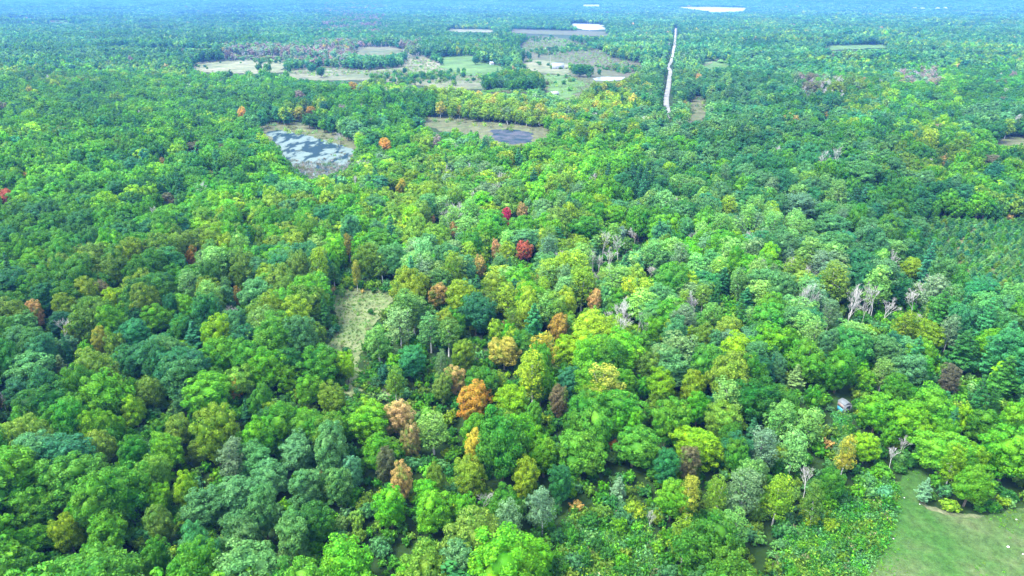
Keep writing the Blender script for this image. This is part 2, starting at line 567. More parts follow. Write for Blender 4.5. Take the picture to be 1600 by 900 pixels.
add_kind('maple_tree', 9, 14, M_LEAF, M_BARK,
         lob(9, 14, per=125, leaf=.175), lob(9, 14, big=9, sub=8, lr=(.12, .17), per=36, leaf=.34), lob(9, 14, big=6, sub=5, lr=(.14, .2), br=(.26, .36), per=6, leaf=.85, core=.95, trunk=False), nn=8)
add_kind('oak_tree', 10, 14, M_LEAF, M_BARK,
         lob(10, 14, big=8, sub=16, br=(.26, .38), per=125, leaf=.20, fill=.58), lob(10, 14, big=7, sub=9, lr=(.12, .17), br=(.26, .38), fill=.58, per=34, leaf=.38), lob(10, 14, big=5, sub=6, br=(.28, .4), lr=(.14, .2), per=6, leaf=.95, core=.95, trunk=False), nn=8)
add_kind('ash_tree', 8, 15, M_LEAF, M_BARK,
         lob(8, 15, big=14, sub=11, br=(.18, .26), lr=(.09, .13), per=100, leaf=.165, fill=.72, jit=.75), lob(8, 15, big=10, sub=7, br=(.2, .28), fill=.7, per=30, leaf=.34), lob(8, 15, big=7, sub=4, br=(.24, .32), lr=(.14, .2), fill=.66, per=7, leaf=.8, core=.95, trunk=False), nn=8)
add_kind('aspen_tree', 6, 15, M_LEAF, M_PALE,
         lob(6, 15, low=.2, big=13, sub=9, br=(.2, .3), lr=(.11, .17), per=50, leaf=.16, fill=.74, core=.55, gap=.15, pointed=.2, jit=.9, th=.014, tl=12), lob(6, 15, low=.2, big=10, sub=6, br=(.2, .3), lr=(.13, .18), per=12, leaf=.4, fill=.72, core=.65, pointed=.2, th=.014),
         lob(6, 15, low=.2, big=6, sub=4, br=(.26, .36), lr=(.16, .22), per=6, leaf=.7, core=.9, trunk=False), nn=8)


def pf(**kw):
    def fn(r):
        L, c, t = pine_form(r, 7.5, 16, **kw)
        return L, c, t
    return fn


def pf_far(r):
    L, c, t = pine_form(r, 7.5, 16, tiers=7, leaf=1.0, per=7)
    return L, c, None


add_kind('pine_tree', 7.5, 16, M_NEEDLE, M_BARK, pf(tiers=15, leaf=.26, per=60), pf(tiers=11, leaf=.5, per=16), pf_far, nn=4)


def bf(depth, stems):
    def fn(r):
        return [], None, bare_form(r, 6, 12, stems, depth)
    return fn


def bfar(r):
    return [], None, bare_form(r, 6, 12, 2, 2)


add_kind('bare_tree', 6, 12, M_LEAF, M_DEAD, bf(5, 1), bf(4, 2), bfar, nn=8)
add_kind('shrub', 3, 2.6, M_LEAF, M_BARK, lob(3, 2.6, big=6, sub=9, br=(.24, .36), lr=(.12, .18), low=.02, per=26, leaf=.13), lob(3, 2.6, big=5, sub=6, br=(.26, .38), lr=(.14, .2), low=.02, per=9, leaf=.24), lob(3, 2.6, big=4, sub=4, br=(.3, .4), low=.02, per=5, leaf=.4, trunk=False), nn=4)


def young(per, leaf, tiers, tr=True):
    def fn(r):
        L, c, t = pine_form(r, 2.6, 3.8, tiers=tiers, leaf=leaf, per=per)
        return L, c, (t if tr else None)
    return fn


add_kind('young_spruce', 2.6, 3.8, M_NEEDLE, M_BARK, young(26, .17, 8), young(9, .32, 6), young(4, .5, 4, False), nn=3)

# ------------------------------------------------------------------ colours of crowns (how far the tree has turned is the fourth number)
PAL = {
    'bright green': (.068, .240, .008, .06), 'lime green': (.128, .290, .005, .10), 'mid green': (.046, .185, .012, .06), 'dark green': (.026, .128, .018, .03),
    'grey green': (.058, .185, .052, .03), 'blue green': (.024, .135, .043, .02), 'olive green': (.092, .190, .017, .06), 'pale green': (.108, .260, .050, .05),
    'yellow': (.29, .285, .03, -.02), 'yellow green': (.145, .26, .012, .12), 'orange': (.43, .24, .03, -.001), 'rust': (.37, .25, .075, -.05), 'pink': (.40, .27, .11, -.035),
    'red': (.36, .085, .055, -.02), 'crimson': (.34, .016, .055, 0), 'brown': (.120, .115, .060, -.03), 'mauve': (.17, .135, .12, 0), 'silver green': (.10, .20, .085, .05), 'grey': (.2, .2, .2, 0),
}
CLS = {  # letters of the colour map: (kind, colour, weight)
    'G': [('maple_tree', 'bright green', 5), ('maple_tree', 'mid green', 3), ('oak_tree', 'mid green', 2), ('maple_tree', 'lime green', 1.3)],
    'D': [('oak_tree', 'dark green', 4), ('oak_tree', 'mid green', 3), ('ash_tree', 'blue green', 2), ('maple_tree', 'mid green', 2)],
    'T': [('ash_tree', 'blue green', 3), ('ash_tree', 'grey green', 4), ('oak_tree', 'dark green', 1.5), ('aspen_tree', 'pale green', 1)],
    'O': [('oak_tree', 'olive green', 4), ('maple_tree', 'yellow green', 2), ('oak_tree', 'mid green', 2), ('maple_tree', 'bright green', 1.5)],
    'P': [('aspen_tree', 'pale green', 6), ('ash_tree', 'grey green', 2), ('aspen_tree', 'yellow green', 1), ('aspen_tree', 'silver green', 1.5), ('bare_tree', 'grey', .4)],
    'Y': [('aspen_tree', 'yellow green', 4), ('maple_tree', 'yellow green', 2), ('aspen_tree', 'yellow', 1), ('maple_tree', 'olive green', 2)],
    'R': [('maple_tree', 'rust', .35), ('maple_tree', 'orange', .1), ('maple_tree', 'pink', .2), ('maple_tree', 'bright green', 2), ('aspen_tree', 'olive green', 3), ('maple_tree', 'yellow green', 2)],
    'N': [('bare_tree', 'grey', 9.0), ('aspen_tree', 'silver green', 3), ('ash_tree', 'brown', .2), ('aspen_tree', 'olive green', 2)],
    'C': [('pine_tree', 'blue green', 4), ('pine_tree', 'dark green', 3), ('ash_tree', 'blue green', 1)],
    'K': [('aspen_tree', 'mauve', 5), ('aspen_tree', 'brown', 2), ('bare_tree', 'grey', 2), ('ash_tree', 'rust', .3), ('aspen_tree', 'silver green', 3)],
}
MAP = [  # 16 x 9 cells of 100 pixels
    'DTT DTT TDT TDC TDT TDK TTD TTO TTD TTO TTP TTO TTO TTO TTO TTO',
    'GDO DGO GDO DGO DTG TNK TKN TTD PYO PTY PTT TTP TDT TDO GDT DTG',
    'DGG DGG DGO DGG GDO GPO GOO GGP GOG GGO TGG TDT TDT TDD OTD GOD',
    'DGG DGG DGO DGO DTO DTG POO PON GPO GGO PTG TPG PTT DTC TTG TTG',
    'DDO GOO GGD GTP PTO TPG POP ROP POP NPO PNT TCP TPN NPT TTP TTG',
    'TDO OGT TGD GGT GTO PTG PTG YOO OGY OGG OPT OTG GTP PTG TCG CTC',
    'TOG GTG GOG GOG GOG GOO GOG GOY GGY GGO GGO GTP PPG GOT GGT GTG',
    'GDG GOG GOG GTG TTG GGG GGO GGT GGG GOG GGY PGG PGO GGT GGT GGG',
    'GGG GOG GGG TTG TGG TGG GOG PGT GGG GGO GGP GPG GGT GGG GGG GGG',
]
MAP = [row.split() for row in MAP]
PATCH = [  # photo polygons with their own mix
    ([(350, 70), (540, 72), (545, 96), (430, 92), (350, 90)], 'KKN'), ([(500, 62), (660, 68), (650, 85), (500, 85)], 'KNT'), ([(640, 142), (900, 140), (905, 180), (760, 186), (690, 178)], 'YYP'),
    ([(545, 120), (700, 125), (700, 150), (540, 140)], 'RON'), ([(1240, 122), (1355, 128), (1355, 152), (1250, 150)], 'KNO'), ([(1400, 112), (1470, 112), (1470, 130), (1400, 128)], 'KON'),
    ([(1370, 295), (1440, 290), (1515, 310), (1510, 358), (1430, 352), (1370, 320)], 'CDD'), ([(1190, 290), (1330, 290), (1330, 400), (1260, 420), (1180, 380)], 'PPT'),
    ([(660, 330), (760, 320), (780, 375), (680, 380)], 'NPO'), ([(915, 365), (1050, 365), (1050, 435), (905, 435)], 'NNP'), ([(1280, 450), (1470, 445), (1470, 515), (1290, 520)], 'NNP'), ([(1065, 455), (1110, 455), (1110, 500), (1065, 500)], 'NNP'), ([(660, 325), (740, 325), (760, 360), (690, 362)], 'NNP'),
    ([(280, 730), (560, 690), (570, 860), (420, 900), (280, 860)], 'TTP'), ([(1160, 640), (1300, 640), (1310, 760), (1160, 780)], 'PPG'), ([(1470, 530), (1600, 520), (1600, 640), (1480, 640)], 'CCG'),
    ([(470, 235), (545, 235), (550, 282), (480, 282)], 'NNN'), ([(960, 280), (1010, 270), (1020, 300), (970, 310)], 'CCD'), ([(1160, 64), (1215, 64), (1215, 76), (1160, 76)], 'CCC'), ([(785, 60), (838, 62), (838, 84), (785, 82)], 'DCD'),
    ([(750, 110), (860, 112), (860, 145), (750, 142)], 'TDO'), ([(370, 120), (690, 150), (680, 200), (370, 180)], 'DGT'), ([(440, 160), (500, 158), (505, 180), (440, 182)], 'YRD'), ([(1500, 170), (1600, 170), (1600, 215), (1500, 215)], 'TTP'),
    ([(560, 590), (720, 640), (760, 720), (640, 760), (600, 700)], 'ORP'), ([(780, 560), (1000, 560), (1000, 660), (780, 660)], 'OYG'), ([(600, 400), (900, 370), (900, 460), (620, 460)], 'POR'),
]

# trees one can pick out in the photo: x, y of the crown's middle, crown width (pixels), kind, colour, label, height / width
M_, O_, A_, S_, P_, B_ = 'maple_tree', 'oak_tree', 'ash_tree', 'aspen_tree', 'pine_tree', 'bare_tree'
HAND = [
    (738, 622, 58, M_, 'orange', 'large round orange maple, brightest orange tree in the middle of the wood', 1.25),
    (712, 588, 36, M_, 'rust', 'salmon and yellow maple touching the large orange maple on its left', 1.3),
    (621, 648, 44, M_, 'pink', 'salmon pink maple left of the large orange maple', 1.0),
    (641, 682, 22, M_, 'rust', 'small salmon orange maple below the salmon pink maple', 1.1),
    (738, 694, 30, M_, 'yellow', 'yellow maple straight below the large orange maple', 1.3),
    (617, 594, 30, S_, 'olive green', 'bronze oval tree with bare stem at the foot of the brown meadow', 1.6),
    (790, 337, 17, M_, 'crimson', 'crimson maple, the deepest red tree in the middle distance', 1.3),
    (816, 329, 19, M_, 'rust', 'coral red maple just right of the crimson maple', 1.5),
    (822, 388, 28, M_, 'red', 'flat topped red maple below the crimson maple', .9),
    (775, 388, 18, M_, 'pink', 'soft pink maple left of the flat topped red maple', 1.3),
    (750, 412, 22, M_, 'rust', 'peach coloured maple between the pink maple and the rusty maple', 1.3),
    (674, 342, 12, M_, 'pink', 'tiny pink crown left of the crimson maple among grey trees', 1.1),
    (708, 357, 14, M_, 'pink', 'small brownish pink crown left and below the crimson maple', 1.0),
    (686, 456, 38, M_, 'rust', 'rusty pink maple at the right of the brown meadow', 1.0),
    (928, 468, 18, M_, 'rust', 'small rust coloured maple in the green middle of the wood', 1.2),
    (10, 307, 22, M_, 'red', 'dark red maple at the left edge of the photo', 1.0),
    (378, 177, 15, M_, 'orange', 'slim tall orange tree on the wood edge left of the pond', 2.1),
    (466, 176, 20, M_, 'yellow', 'golden crown above the far shore of the pond', 1.1),
    (485, 172, 15, M_, 'orange', 'amber crown right of the golden crown by the pond', 1.1),
    (552, 134, 15, M_, 'orange', 'orange maple on the far hilltop in front of the dry field', 1.1),
    (602, 225, 20, M_, 'orange', 'orange and green maple right of the pond', 1.0),
    (1291, 180, 12, M_, 'orange', 'small orange red maple in the dark wood right of the road', 1.1),
    (43, 275, 15, M_, 'orange', 'small golden orange crown near the upper left of the wood', 1.0),
    (253, 254, 13, M_, 'rust', 'small salmon crown left of the pond', 1.0),
    (330, 275, 10, M_, 'rust', 'tiny salmon crown halfway between the salmon crown and the pond', 1.0),
    (300, 399, 18, M_, 'orange', 'golden orange maple among green crowns in the left wood', 1.3),
    (157, 530, 22, M_, 'yellow', 'narrow golden maple in the left wood', 2.0),
    (371, 461, 10, M_, 'orange', 'tiny orange red crown left of the brown meadow', 1.1),
    (366, 603, 10, M_, 'orange', 'tiny orange sapling crown in bright green maples on the left', 1.1),
    (626, 291, 18, M_, 'yellow', 'lemon yellow maple below and right of the pond', 1.0),
    (545, 382, 18, S_, 'yellow', 'taller lemon yellow aspen above the brown meadow', 1.6),
    (556, 425, 16, S_, 'yellow', 'small lemon yellow aspen just above the brown meadow', 1.6),
    (596, 415, 30, S_, 'olive green', 'bronze aspen with pale stem above the brown meadow', 1.7),
    (303, 231, 32, A_, 'brown', 'dark brown leafless looking dome left of the pond', .8),
    (262, 312, 28, A_, 'brown', 'greyish pink dome crown in the left wood', .9),
    (155, 455, 30, A_, 'brown', 'brown dome above the bare white tree on the left', .8),
    (53, 486, 20, M_, 'rust', 'rust pink crown left of the bare white tree', 1.0),
    (97, 514, 40, B_, 'grey', 'bare white tree with spreading branches in the left wood', 1.5),
    (5, 625, 16, B_, 'grey', 'bare white stem standing at the left edge of the photo', 3.0),
    (383, 338, 16, B_, 'grey', 'thin bare tree alone among green crowns below the pond', 1.6),
    (755, 783, 42, B_, 'grey', 'grey bare crown rising from green trees near the bottom middle', 1.4),
    (1016, 806, 16, B_, 'grey', 'dead grey snag at the upper edge of the weedy clearing', 2.2),
    (530, 214, 14, B_, 'grey', 'white dead tree on the right shore of the pond', 1.9),
    (178, 466, 30, M_, 'lime green', 'tall lime green maple beside the brown dome on the left', 1.6),
    (245, 492, 52, M_, 'bright green', 'broad bright green maple right of the tall lime maple', 1.1),
    (290, 478, 44, M_, 'bright green', 'bright green maple behind the blue green domes on the left', 1.1),
    (208, 520, 50, O_, 'blue green', 'upper blue green dome right of the narrow golden maple', 1.1),
    (205, 560, 56, O_, 'blue green', 'lower blue green dome right of the narrow golden maple', 1.2),
    (97, 578, 34, P_, 'silver green', 'pale silvery pine below the bare white tree', 1.6),
    (305, 528, 40, P_, 'blue green', 'blue green pine right of the blue green domes', 1.4),
    (209, 637, 40, M_, 'lime green', 'lime green maple in the left wood below the bronze oak', 1.2),
    (234, 612, 42, O_, 'olive green', 'bronze oak above the lime green maple on the left', 1.1),
    (318, 612, 72, M_, 'bright green', 'very broad bright green maple left of the bright green slope', 1.0),
    (375, 588, 60, O_, 'olive green', 'olive oak behind the very broad bright green maple', 1.0),
    (508, 490, 30, P_, 'dark green', 'dark green pine on the left edge of the brown meadow', 2.0),
    (525, 513, 18, 'shrub', 'blue green', 'blue green bush at the foot of the dark pine by the meadow', .9),
    (579, 487, 11, 'shrub', 'dark green', 'small dark bush standing alone in the brown meadow', .9),
    (541, 548, 14, 'shrub', 'blue green', 'small teal bush in the lower brown meadow', .9),
    (590, 530, 36, S_, 'pale green', 'leaning pale aspen with white stem beside the brown meadow', 1.9),
    (625, 508, 44, S_, 'silver green', 'grey stemmed aspen clump right of the leaning pale aspen', 1.6),
    (672, 512, 40, S_, 'pale green', 'tall light green aspen in the middle aspen grove', 1.8),
    (700, 520, 38, S_, 'pale green', 'rightmost tall light green aspen of the middle grove', 1.8),
    (645, 560, 48, A_, 'blue green', 'blue grey round tree under the middle aspen grove', 1.2),
    (742, 485, 62, O_, 'blue green', 'large dark teal oak between the aspen grove and bronze aspen', 1.2),
    (794, 468, 40, S_, 'yellow green', 'yellow bronze aspen with pale stems right of the teal oak', 1.8),
    (722, 552, 42, M_, 'yellow green', 'yellowish maple above the salmon and yellow maple', 1.3),
    (788, 545, 50, M_, 'yellow', 'large soft yellow maple right of the grassy gap', 1.2),
    (500, 562, 74, O_, 'mid green', 'wide mid green oak below the brown meadow', 1.0),
    (542, 566, 30, M_, 'lime green', 'lime green crown at the lower corner of the brown meadow', 1.0),
    (484, 602, 46, M_, 'bright green', 'bright green maple under the wide mid green oak', 1.1),
    (572, 655, 66, M_, 'bright green', 'broad bright green maple left of the salmon pink maple', 1.1),
    (520, 618, 46, O_, 'olive green', 'olive oak above the broad bright green maple', 1.2),
    (690, 600, 34, O_, 'olive green', 'dark olive tree left of the large orange maple', 1.5),
    (800, 625, 52, M_, 'lime green', 'lime green maple right of the large orange maple', 1.2),
    (676, 668, 48, S_, 'pale green', 'airy pale aspen between salmon maple and orange maple', 1.3),
    (883, 545, 40, M_, 'lime green', 'lime green maple above the small teal oak', 1.2),
    (874, 510, 36, M_, 'orange', 'orange tinged maple above the lime green maple', .9),
    (890, 595, 44, A_, 'blue green', 'small teal ash surrounded by yellow green maples', .8),
    (873, 621, 22, A_, 'brown', 'small dark brown crown under the small teal ash', .9),
    (1025, 510, 40, M_, 'bright green', 'bright green maple below the bare pale trees', 1.2),
    (1096, 526, 46, O_, 'olive green', 'light olive dome right of the bright green maple', 1.1),
    (1008, 572, 46, O_, 'olive green', 'olive dome in the green middle right of the wood', 1.0),
    (1035, 600, 54, M_, 'lime green', 'wide lime green maple below the olive dome', 1.1),
    (1132, 650, 60, O_, 'olive green', 'big olive bronze oak right of centre', 1.1),
    (1085, 600, 44, M_, 'yellow green', 'yellow green maple between lime maple and big olive oak', 1.0),
    (1085, 470, 30, B_, 'grey', 'tall bare pale tree in the middle of the wood', 1.8),
    (1130, 442, 38, P_, 'blue green', 'blue green pine above the middle bare trees', 1.3),
    (1165, 470, 36, P_, 'blue green', 'second blue green pine right of the middle bare trees', 1.2),
    (968, 385, 34, B_, 'grey', 'twisted bare grey tree in the middle distance', 1.3),
    (955, 400, 26, B_, 'grey', 'bare grey tree left of the twisted grey tree', 1.6),
    (1015, 422, 30, B_, 'grey', 'whitish bare tree below the twisted grey tree', 1.0),
    (992, 365, 24, B_, 'grey', 'small bare tree behind the twisted grey tree', 1.3),
    (962, 336, 46, M_, 'bright green', 'bright green dome in the middle distance right of the crimson maple', 1.0),
    (912, 355, 56, M_, 'mid green', 'wide green dome left of the bright green dome', .9),
    (1297, 490, 28, S_, 'silver green', 'silvery aspen at the left of the row of bare trees', 1.8),
    (1332, 478, 30, B_, 'grey', 'tallest bare white tree of the row on the right', 2.0),
    (1350, 486, 22, B_, 'grey', 'bare white tree just right of the tallest one', 2.0),
    (1387, 480, 26, B_, 'grey', 'forked bare white tree in the row on the right', 2.0),
    (1412, 508, 34, S_, 'yellow green', 'yellowish aspen with white stems below the forked bare tree', 1.8),
    (1442, 500, 22, B_, 'grey', 'small bare tree right of the yellowish aspen', 1.8),
    (1484, 515, 28, S_, 'silver green', 'silvery aspen at the right end of the bare trees', 1.5),
    (1236, 530, 36, M_, 'bright green', 'round bright green maple left of the huge green maple', 1.1),
    (1265, 560, 60, M_, 'mid green', 'left half of the great green maples above the shed', 1.3),
    (1312, 572, 60, M_, 'mid green', 'right one of the great green maples above the shed', 1.3),
    (1450, 520, 50, M_, 'yellow green', 'yellow topped maple right of the yellowish aspen', 1.1),
    (1505, 552, 62, P_, 'dark green', 'large layered green pine at the right', 1.2),
    (1570, 592, 62, P_, 'dark green', 'largest layered pine at the right edge', 1.3),
    (1385, 545, 46, A_, 'grey green', 'grey green ash below the row of bare trees', 1.2),
    (1422, 573, 50, A_, 'grey green', 'grey green ash left of the large layered pine', 1.1),
    (1381, 580, 32, S_, 'pale green', 'pale oval crown above the bright maple beside the shed', 1.1),
    (1487, 588, 28, A_, 'brown', 'brownish crown under the large layered pine', 1.1),
    (1372, 640, 58, M_, 'bright green', 'bright green maple standing right beside the shed', 1.2),
    (1425, 655, 62, M_, 'bright green', 'bright green maple second to the right of the shed', 1.2),
    (1400, 605, 44, M_, 'mid green', 'mid green maple behind the bright maple by the shed', 1.1),
    (1243, 590, 30, P_, 'silver green', 'silvery blue conifer left of the shed', 1.6),
    (1262, 660, 50, S_, 'pale green', 'pale yellow green aspen immediately left of the shed', 1.4),
    (1218, 655, 48, S_, 'pale green', 'pale aspen second to the left of the shed', 1.5),
    (1240, 700, 50, S_, 'pale green', 'large pale aspen left of and below the shed', 1.5),
    (1190, 700, 46, S_, 'silver green', 'silvery aspen at the left of the pale aspens by the shed', 1.7),
    (155, 692, 46, O_, 'olive green', 'yellow olive oak in the lower left wood', 1.1),
    (262, 702, 56, M_, 'bright green', 'bright green maple above the bronze tinged oak lower left', 1.1),
    (208, 706, 40, M_, 'mid green', 'green maple right of the yellow olive oak', 1.1),
    (238, 740, 52, O_, 'olive green', 'bronze tinged oak in the lower left wood', 1.1),
    (362, 715, 46, S_, 'silver green', 'silvery birch like tree with white stem in the lower left', 1.3),
    (320, 790, 62, A_, 'grey green', 'grey green ash at the left of the big pale cluster', 1.2),
    (368, 775, 60, A_, 'grey green', 'tall grey green ash in the big pale cluster lower left', 1.3),
    (372, 830, 64, A_, 'grey green', 'front grey green ash in the big pale cluster', 1.2),
    (420, 745, 56, A_, 'grey green', 'grey green ash at the top of the big pale cluster', 1.1),
    (465, 705, 56, A_, 'grey green', 'highest grey green ash right of the silvery birch like tree', 1.1),
    (478, 760, 54, A_, 'grey green', 'pale ash at the right of the big pale cluster', 1.2),
    (530, 755, 46, A_, 'grey green', 'rightmost ash of the big pale cluster beside the dark lane', 1.4),
    (455, 830, 62, A_, 'grey green', 'pale oval ash near the bottom right of the cluster', 1.3),
    (290, 762, 36, M_, 'lime green', 'lime green maple wedged against the big pale cluster', 1.1),
    (105, 825, 42, M_, 'yellow green', 'yellow green column shaped maple near the bottom left', 1.6),
    (168, 828, 74, M_, 'bright green', 'round bright green maple near the bottom left', 1.1),
    (50, 790, 72, M_, 'mid green', 'broad green maple at the left edge near the bottom', 1.2),
    (245, 812, 48, O_, 'olive green', 'olive oak between the round maple and the pale cluster', 1.2),
    (590, 705, 54, M_, 'bright green', 'bright green maple below the broad bright maple', 1.1),
    (601, 722, 28, A_, 'brown', 'dark purplish brown crown right of the dark lane', 1.1),
    (627, 748, 22, M_, 'rust', 'small rusty crown below the purplish brown crown', 1.1),
    (610, 785, 56, M_, 'bright green', 'tall bright green maple right of the dark lane', 1.4),
    (678, 790, 66, M_, 'bright green', 'large bright green maple near the bottom middle', 1.2),
    (735, 742, 50, O_, 'yellow green', 'yellow green oak above the grey bare crown', 1.1),
    (795, 815, 48, S_, 'silver green', 'silvery feathery tree right of the grey bare crown', 1.4),
    (849, 790, 42, S_, 'silver green', 'silvery grey tree at the left of the weedy clearing', 1.5),
    (850, 708, 58, M_, 'bright green', 'bright green maple left of the huge dome at lower middle', 1.1),
    (906, 702, 80, M_, 'mid green', 'huge green dome maple at the lower middle', 1.0),
    (990, 692, 66, M_, 'mid green', 'big green maple right of the huge dome', 1.1),
    (1088, 692, 76, M_, 'lime green', 'huge lime green maple, brightest broad crown right of centre', .9),
    (820, 742, 50, M_, 'yellow green', 'yellow green maple above the silvery feathery tree', 1.1),
    (875, 752, 30, A_, 'blue green', 'slim teal tree under the huge dome', 1.5),
    (965, 765, 30, P_, 'silver green', 'small silvery pine at the top of the weedy clearing', 1.2),
    (1040, 728, 40, A_, 'blue green', 'teal ash below the big green maple', 1.0),
    (1076, 718, 18, A_, 'brown', 'small purplish grey crown below the huge lime maple', 1.4),
    (1050, 775, 50, M_, 'bright green', 'oval bright green tree right of the dead grey snag', 1.5),
    (1077, 775, 26, S_, 'yellow', 'slim yellow tree right of the oval bright green tree', 1.8),
    (1122, 778, 26, S_, 'olive green', 'tree with pinkish top right of the slim yellow tree', 1.8),
    (1322, 705, 26, S_, 'yellow', 'thin yellow topped aspen below the shed', 2.0),
    (1215, 775, 44, S_, 'yellow green', 'yellow green aspen left of the weedy slope', 1.4),
    (1275, 780, 34, S_, 'olive green', 'half bare olive tree above the weedy slope', 1.6),
    (1302, 752, 20, M_, 'mid green', 'slim green tree below the thin yellow topped aspen', 1.7),
    (1444, 766, 26, P_, 'silver green', 'small blue grey pine at the mouth of the mown lawn', 1.0),
    (1490, 722, 34, S_, 'lime green', 'lime aspen with white stem behind the lawn edge', 1.4),
    (1518, 752, 56, M_, 'bright green', 'round green maple overhanging the lawn edge', 1.3),
    (1578, 700, 84, M_, 'bright green', 'very large green maple at the right edge above the lawn', 1.2),
    (1545, 660, 60, M_, 'mid green', 'green maple behind the very large maple at the right', 1.1),
    (1356, 752, 30, 'shrub', 'grey green', 'round grey green bush left of the lawn mouth', .9),
    (1382, 772, 30, 'shrub', 'grey green', 'second grey green bush left of the lawn mouth', .9),
    (1408, 716, 30, 'shrub', 'grey green', 'pale bush at the head of the lawn', .9),
    (1395, 712, 22, B_, 'grey', 'small bare tree left of the head of the lawn', 1.4),
    (1412, 693, 20, B_, 'grey', 'small bare tree behind the head of the lawn', 1.5),
    (1484, 790, 28, 'shrub', 'yellow green', 'yellow green bush under the maple on the lawn edge', .7),
    (940, 800, 32, 'shrub', 'olive green', 'olive bush at the left top of the weedy clearing', .9),
    (992, 800, 36, 'shrub', 'yellow green', 'yellowish bush left of the dead grey snag', .9),
    (1250, 322, 60, A_, 'silver green', 'pale domed clump on the hill at right', .9),
    (1300, 355, 56, A_, 'grey green', 'grey green dome on the hill flank at right', .9),
    (1345, 268, 60, A_, 'grey green', 'pale green dome on the far hill at right', .8),
    (1425, 416, 36, M_, 'yellow green', 'yellow green maple left of the young spruce plantation', .9),
    (1480, 250, 24, M_, 'rust', 'rusty crown on the far right slope', .9),
    (1552, 252, 34, A_, 'brown', 'dark purplish brown dome on the far right slope', .8),
    (905, 108, 22, O_, 'dark green', 'dark clump tree right of the farmhouse', .9),
    (918, 108, 22, O_, 'dark green', 'dark tree between the farmhouse and the far pond', .9),
    (404, 103, 12, O_, 'dark green', 'dark round tree on the right of the tan field', 1.1),
    (417, 104, 12, O_, 'mid green', 'green and bronze round tree alone in the tan field', 1.2),
    (487, 105, 15, O_, 'blue green', 'teal tree between the tan field and the dry field', 1.0),
    (501, 111, 16, O_, 'blue green', 'larger teal tree at the left of the dry field', 1.0),
    (611, 99, 12, O_, 'blue green', 'round teal tree in the dry field', 1.0),
    (632, 109, 7, O_, 'blue green', 'narrow dark tree standing alone in the dry field', 1.6),
    (650, 119, 12, O_, 'blue green', 'left of two dark round trees in the dry field', 1.0),
    (661, 117, 10, O_, 'blue green', 'right of two dark round trees in the dry field', 1.1),
    (716, 109, 7, O_, 'grey green', 'left of two small trees on the green field edge', 1.3),
    (725, 109, 7, O_, 'grey green', 'right of two small trees on the green field edge', 1.3),
    (743, 92, 13, O_, 'blue green', 'dark tree beside the white farm buildings', 1.1),
    (842, 86, 5, P_, 'dark green', 'small conifer standing in the marsh', 1.8),
]

# ------------------------------------------------------------------ placing
rec = dict(x=[], y=[], w=[], h=[], kind=[], col=[], hand=[])
for i, (u, v, w, kind, col, lab, asp) in enumerate(HAND):
    W = 8.0
    for _ in range(4):
        Hh = W * asp
        frac = {'pine_tree': .5, 'shrub': .45, 'bare_tree': .6}.get(kind, .62)
        if kind not in ('shrub',): Hh = max(Hh, 6.0)
        if kind in (M_, O_, A_): Hh = min(max(Hh, 9.5 if w > 15 else 7.5), 18)
        if kind == S_: Hh = min(max(Hh, 11), 18)
        gx, gy = ground_at(u, v, Hh * frac)
        gx, gy = float(gx), float(gy)
        zc = float(project(gx, gy, float(hgt(gx, gy)) + Hh * frac)[2])
        W = w * zc / FPX
        if kind in (M_, O_, A_): W = max(W, 4.4 if w > 15 else 3.0)
        if kind == S_: W = max(W, 3.6)
    rec['x'].append(gx); rec['y'].append(gy); rec['w'].append(W); rec['h'].append(Hh); rec['kind'].append(kind); rec['col'].append(col); rec['hand'].append(i)
HX, HY, HW, HH = (np.array(rec[k]) for k in 'xywh')
Hz = hgt(HX, HY)
HU, HV, HD = project(HX, HY, Hz + HH * .62)


def grid_points(d0, d1, spacing, jitter=.42, margin=1.12, rs=rng):
    """roughly even random points of the land in view between two distances"""
    half = 800 / FPX * margin
    xs = np.arange(-d1 * half / CP - 60, d1 * half / CP + 60, spacing)
    ys = np.arange(max(d0 * .7, 20), d1 + spacing, spacing)
    X, Y = np.meshgrid(xs, ys)
    X = X + (np.arange(len(ys)) % 2)[:, None] * spacing * .5
    X = X.ravel() + rs.uniform(-jitter, jitter, X.size) * spacing
    Y = Y.ravel() + rs.uniform(-jitter, jitter, Y.size) * spacing
    zc = Y * CP + CAM_H * SP
    ok = (np.abs(X) < half * zc + 25) & (Y >= d0) & (Y < d1)
    return X[ok], Y[ok]


XS, YS, WS = [], [], []
bands = [(72, 340, 5.8), (340, 800, 6.5), (800, 1500, 7.4), (1500, 2200, 9.0), (2200, 3200, 12), (3200, 4600, 16), (4600, 7000, 24), (7000, 13500, 38)]
for d0, d1, s in bands:
    X, Y = grid_points(d0, d1, s)
    wf = max(1.0, s / 8.0)
    XS.append(X); YS.append(Y); WS.append(np.full(len(X), wf))
UX, UY = grid_points(76, 420, 3.9, .48)     # younger trees in the gaps
XS.append(UX); YS.append(UY); WS.append(np.ones(len(UX)))
X = np.concatenate(XS); Y = np.concatenate(YS); WF = np.concatenate(WS)
under = np.zeros(len(X), bool); under[-len(UX):] = True
Z = hgt(X, Y)
n = len(X)
W = rng.uniform(7.0, 12.0, n) * WF
Hh = rng.uniform(10.5, 16.0, n) * (1 + .08 * np.sin(X / 37 + Y / 51)) + rng.normal(0, .8, n)
Hh = np.where(WF > 1.2, np.clip(Hh, 11, 16), Hh)
near = Y < 330
small = rng.random(n) < .16
W = np.where(small, W * .68, W); Hh = np.where(small & (WF < 1.3), Hh * .8, Hh)

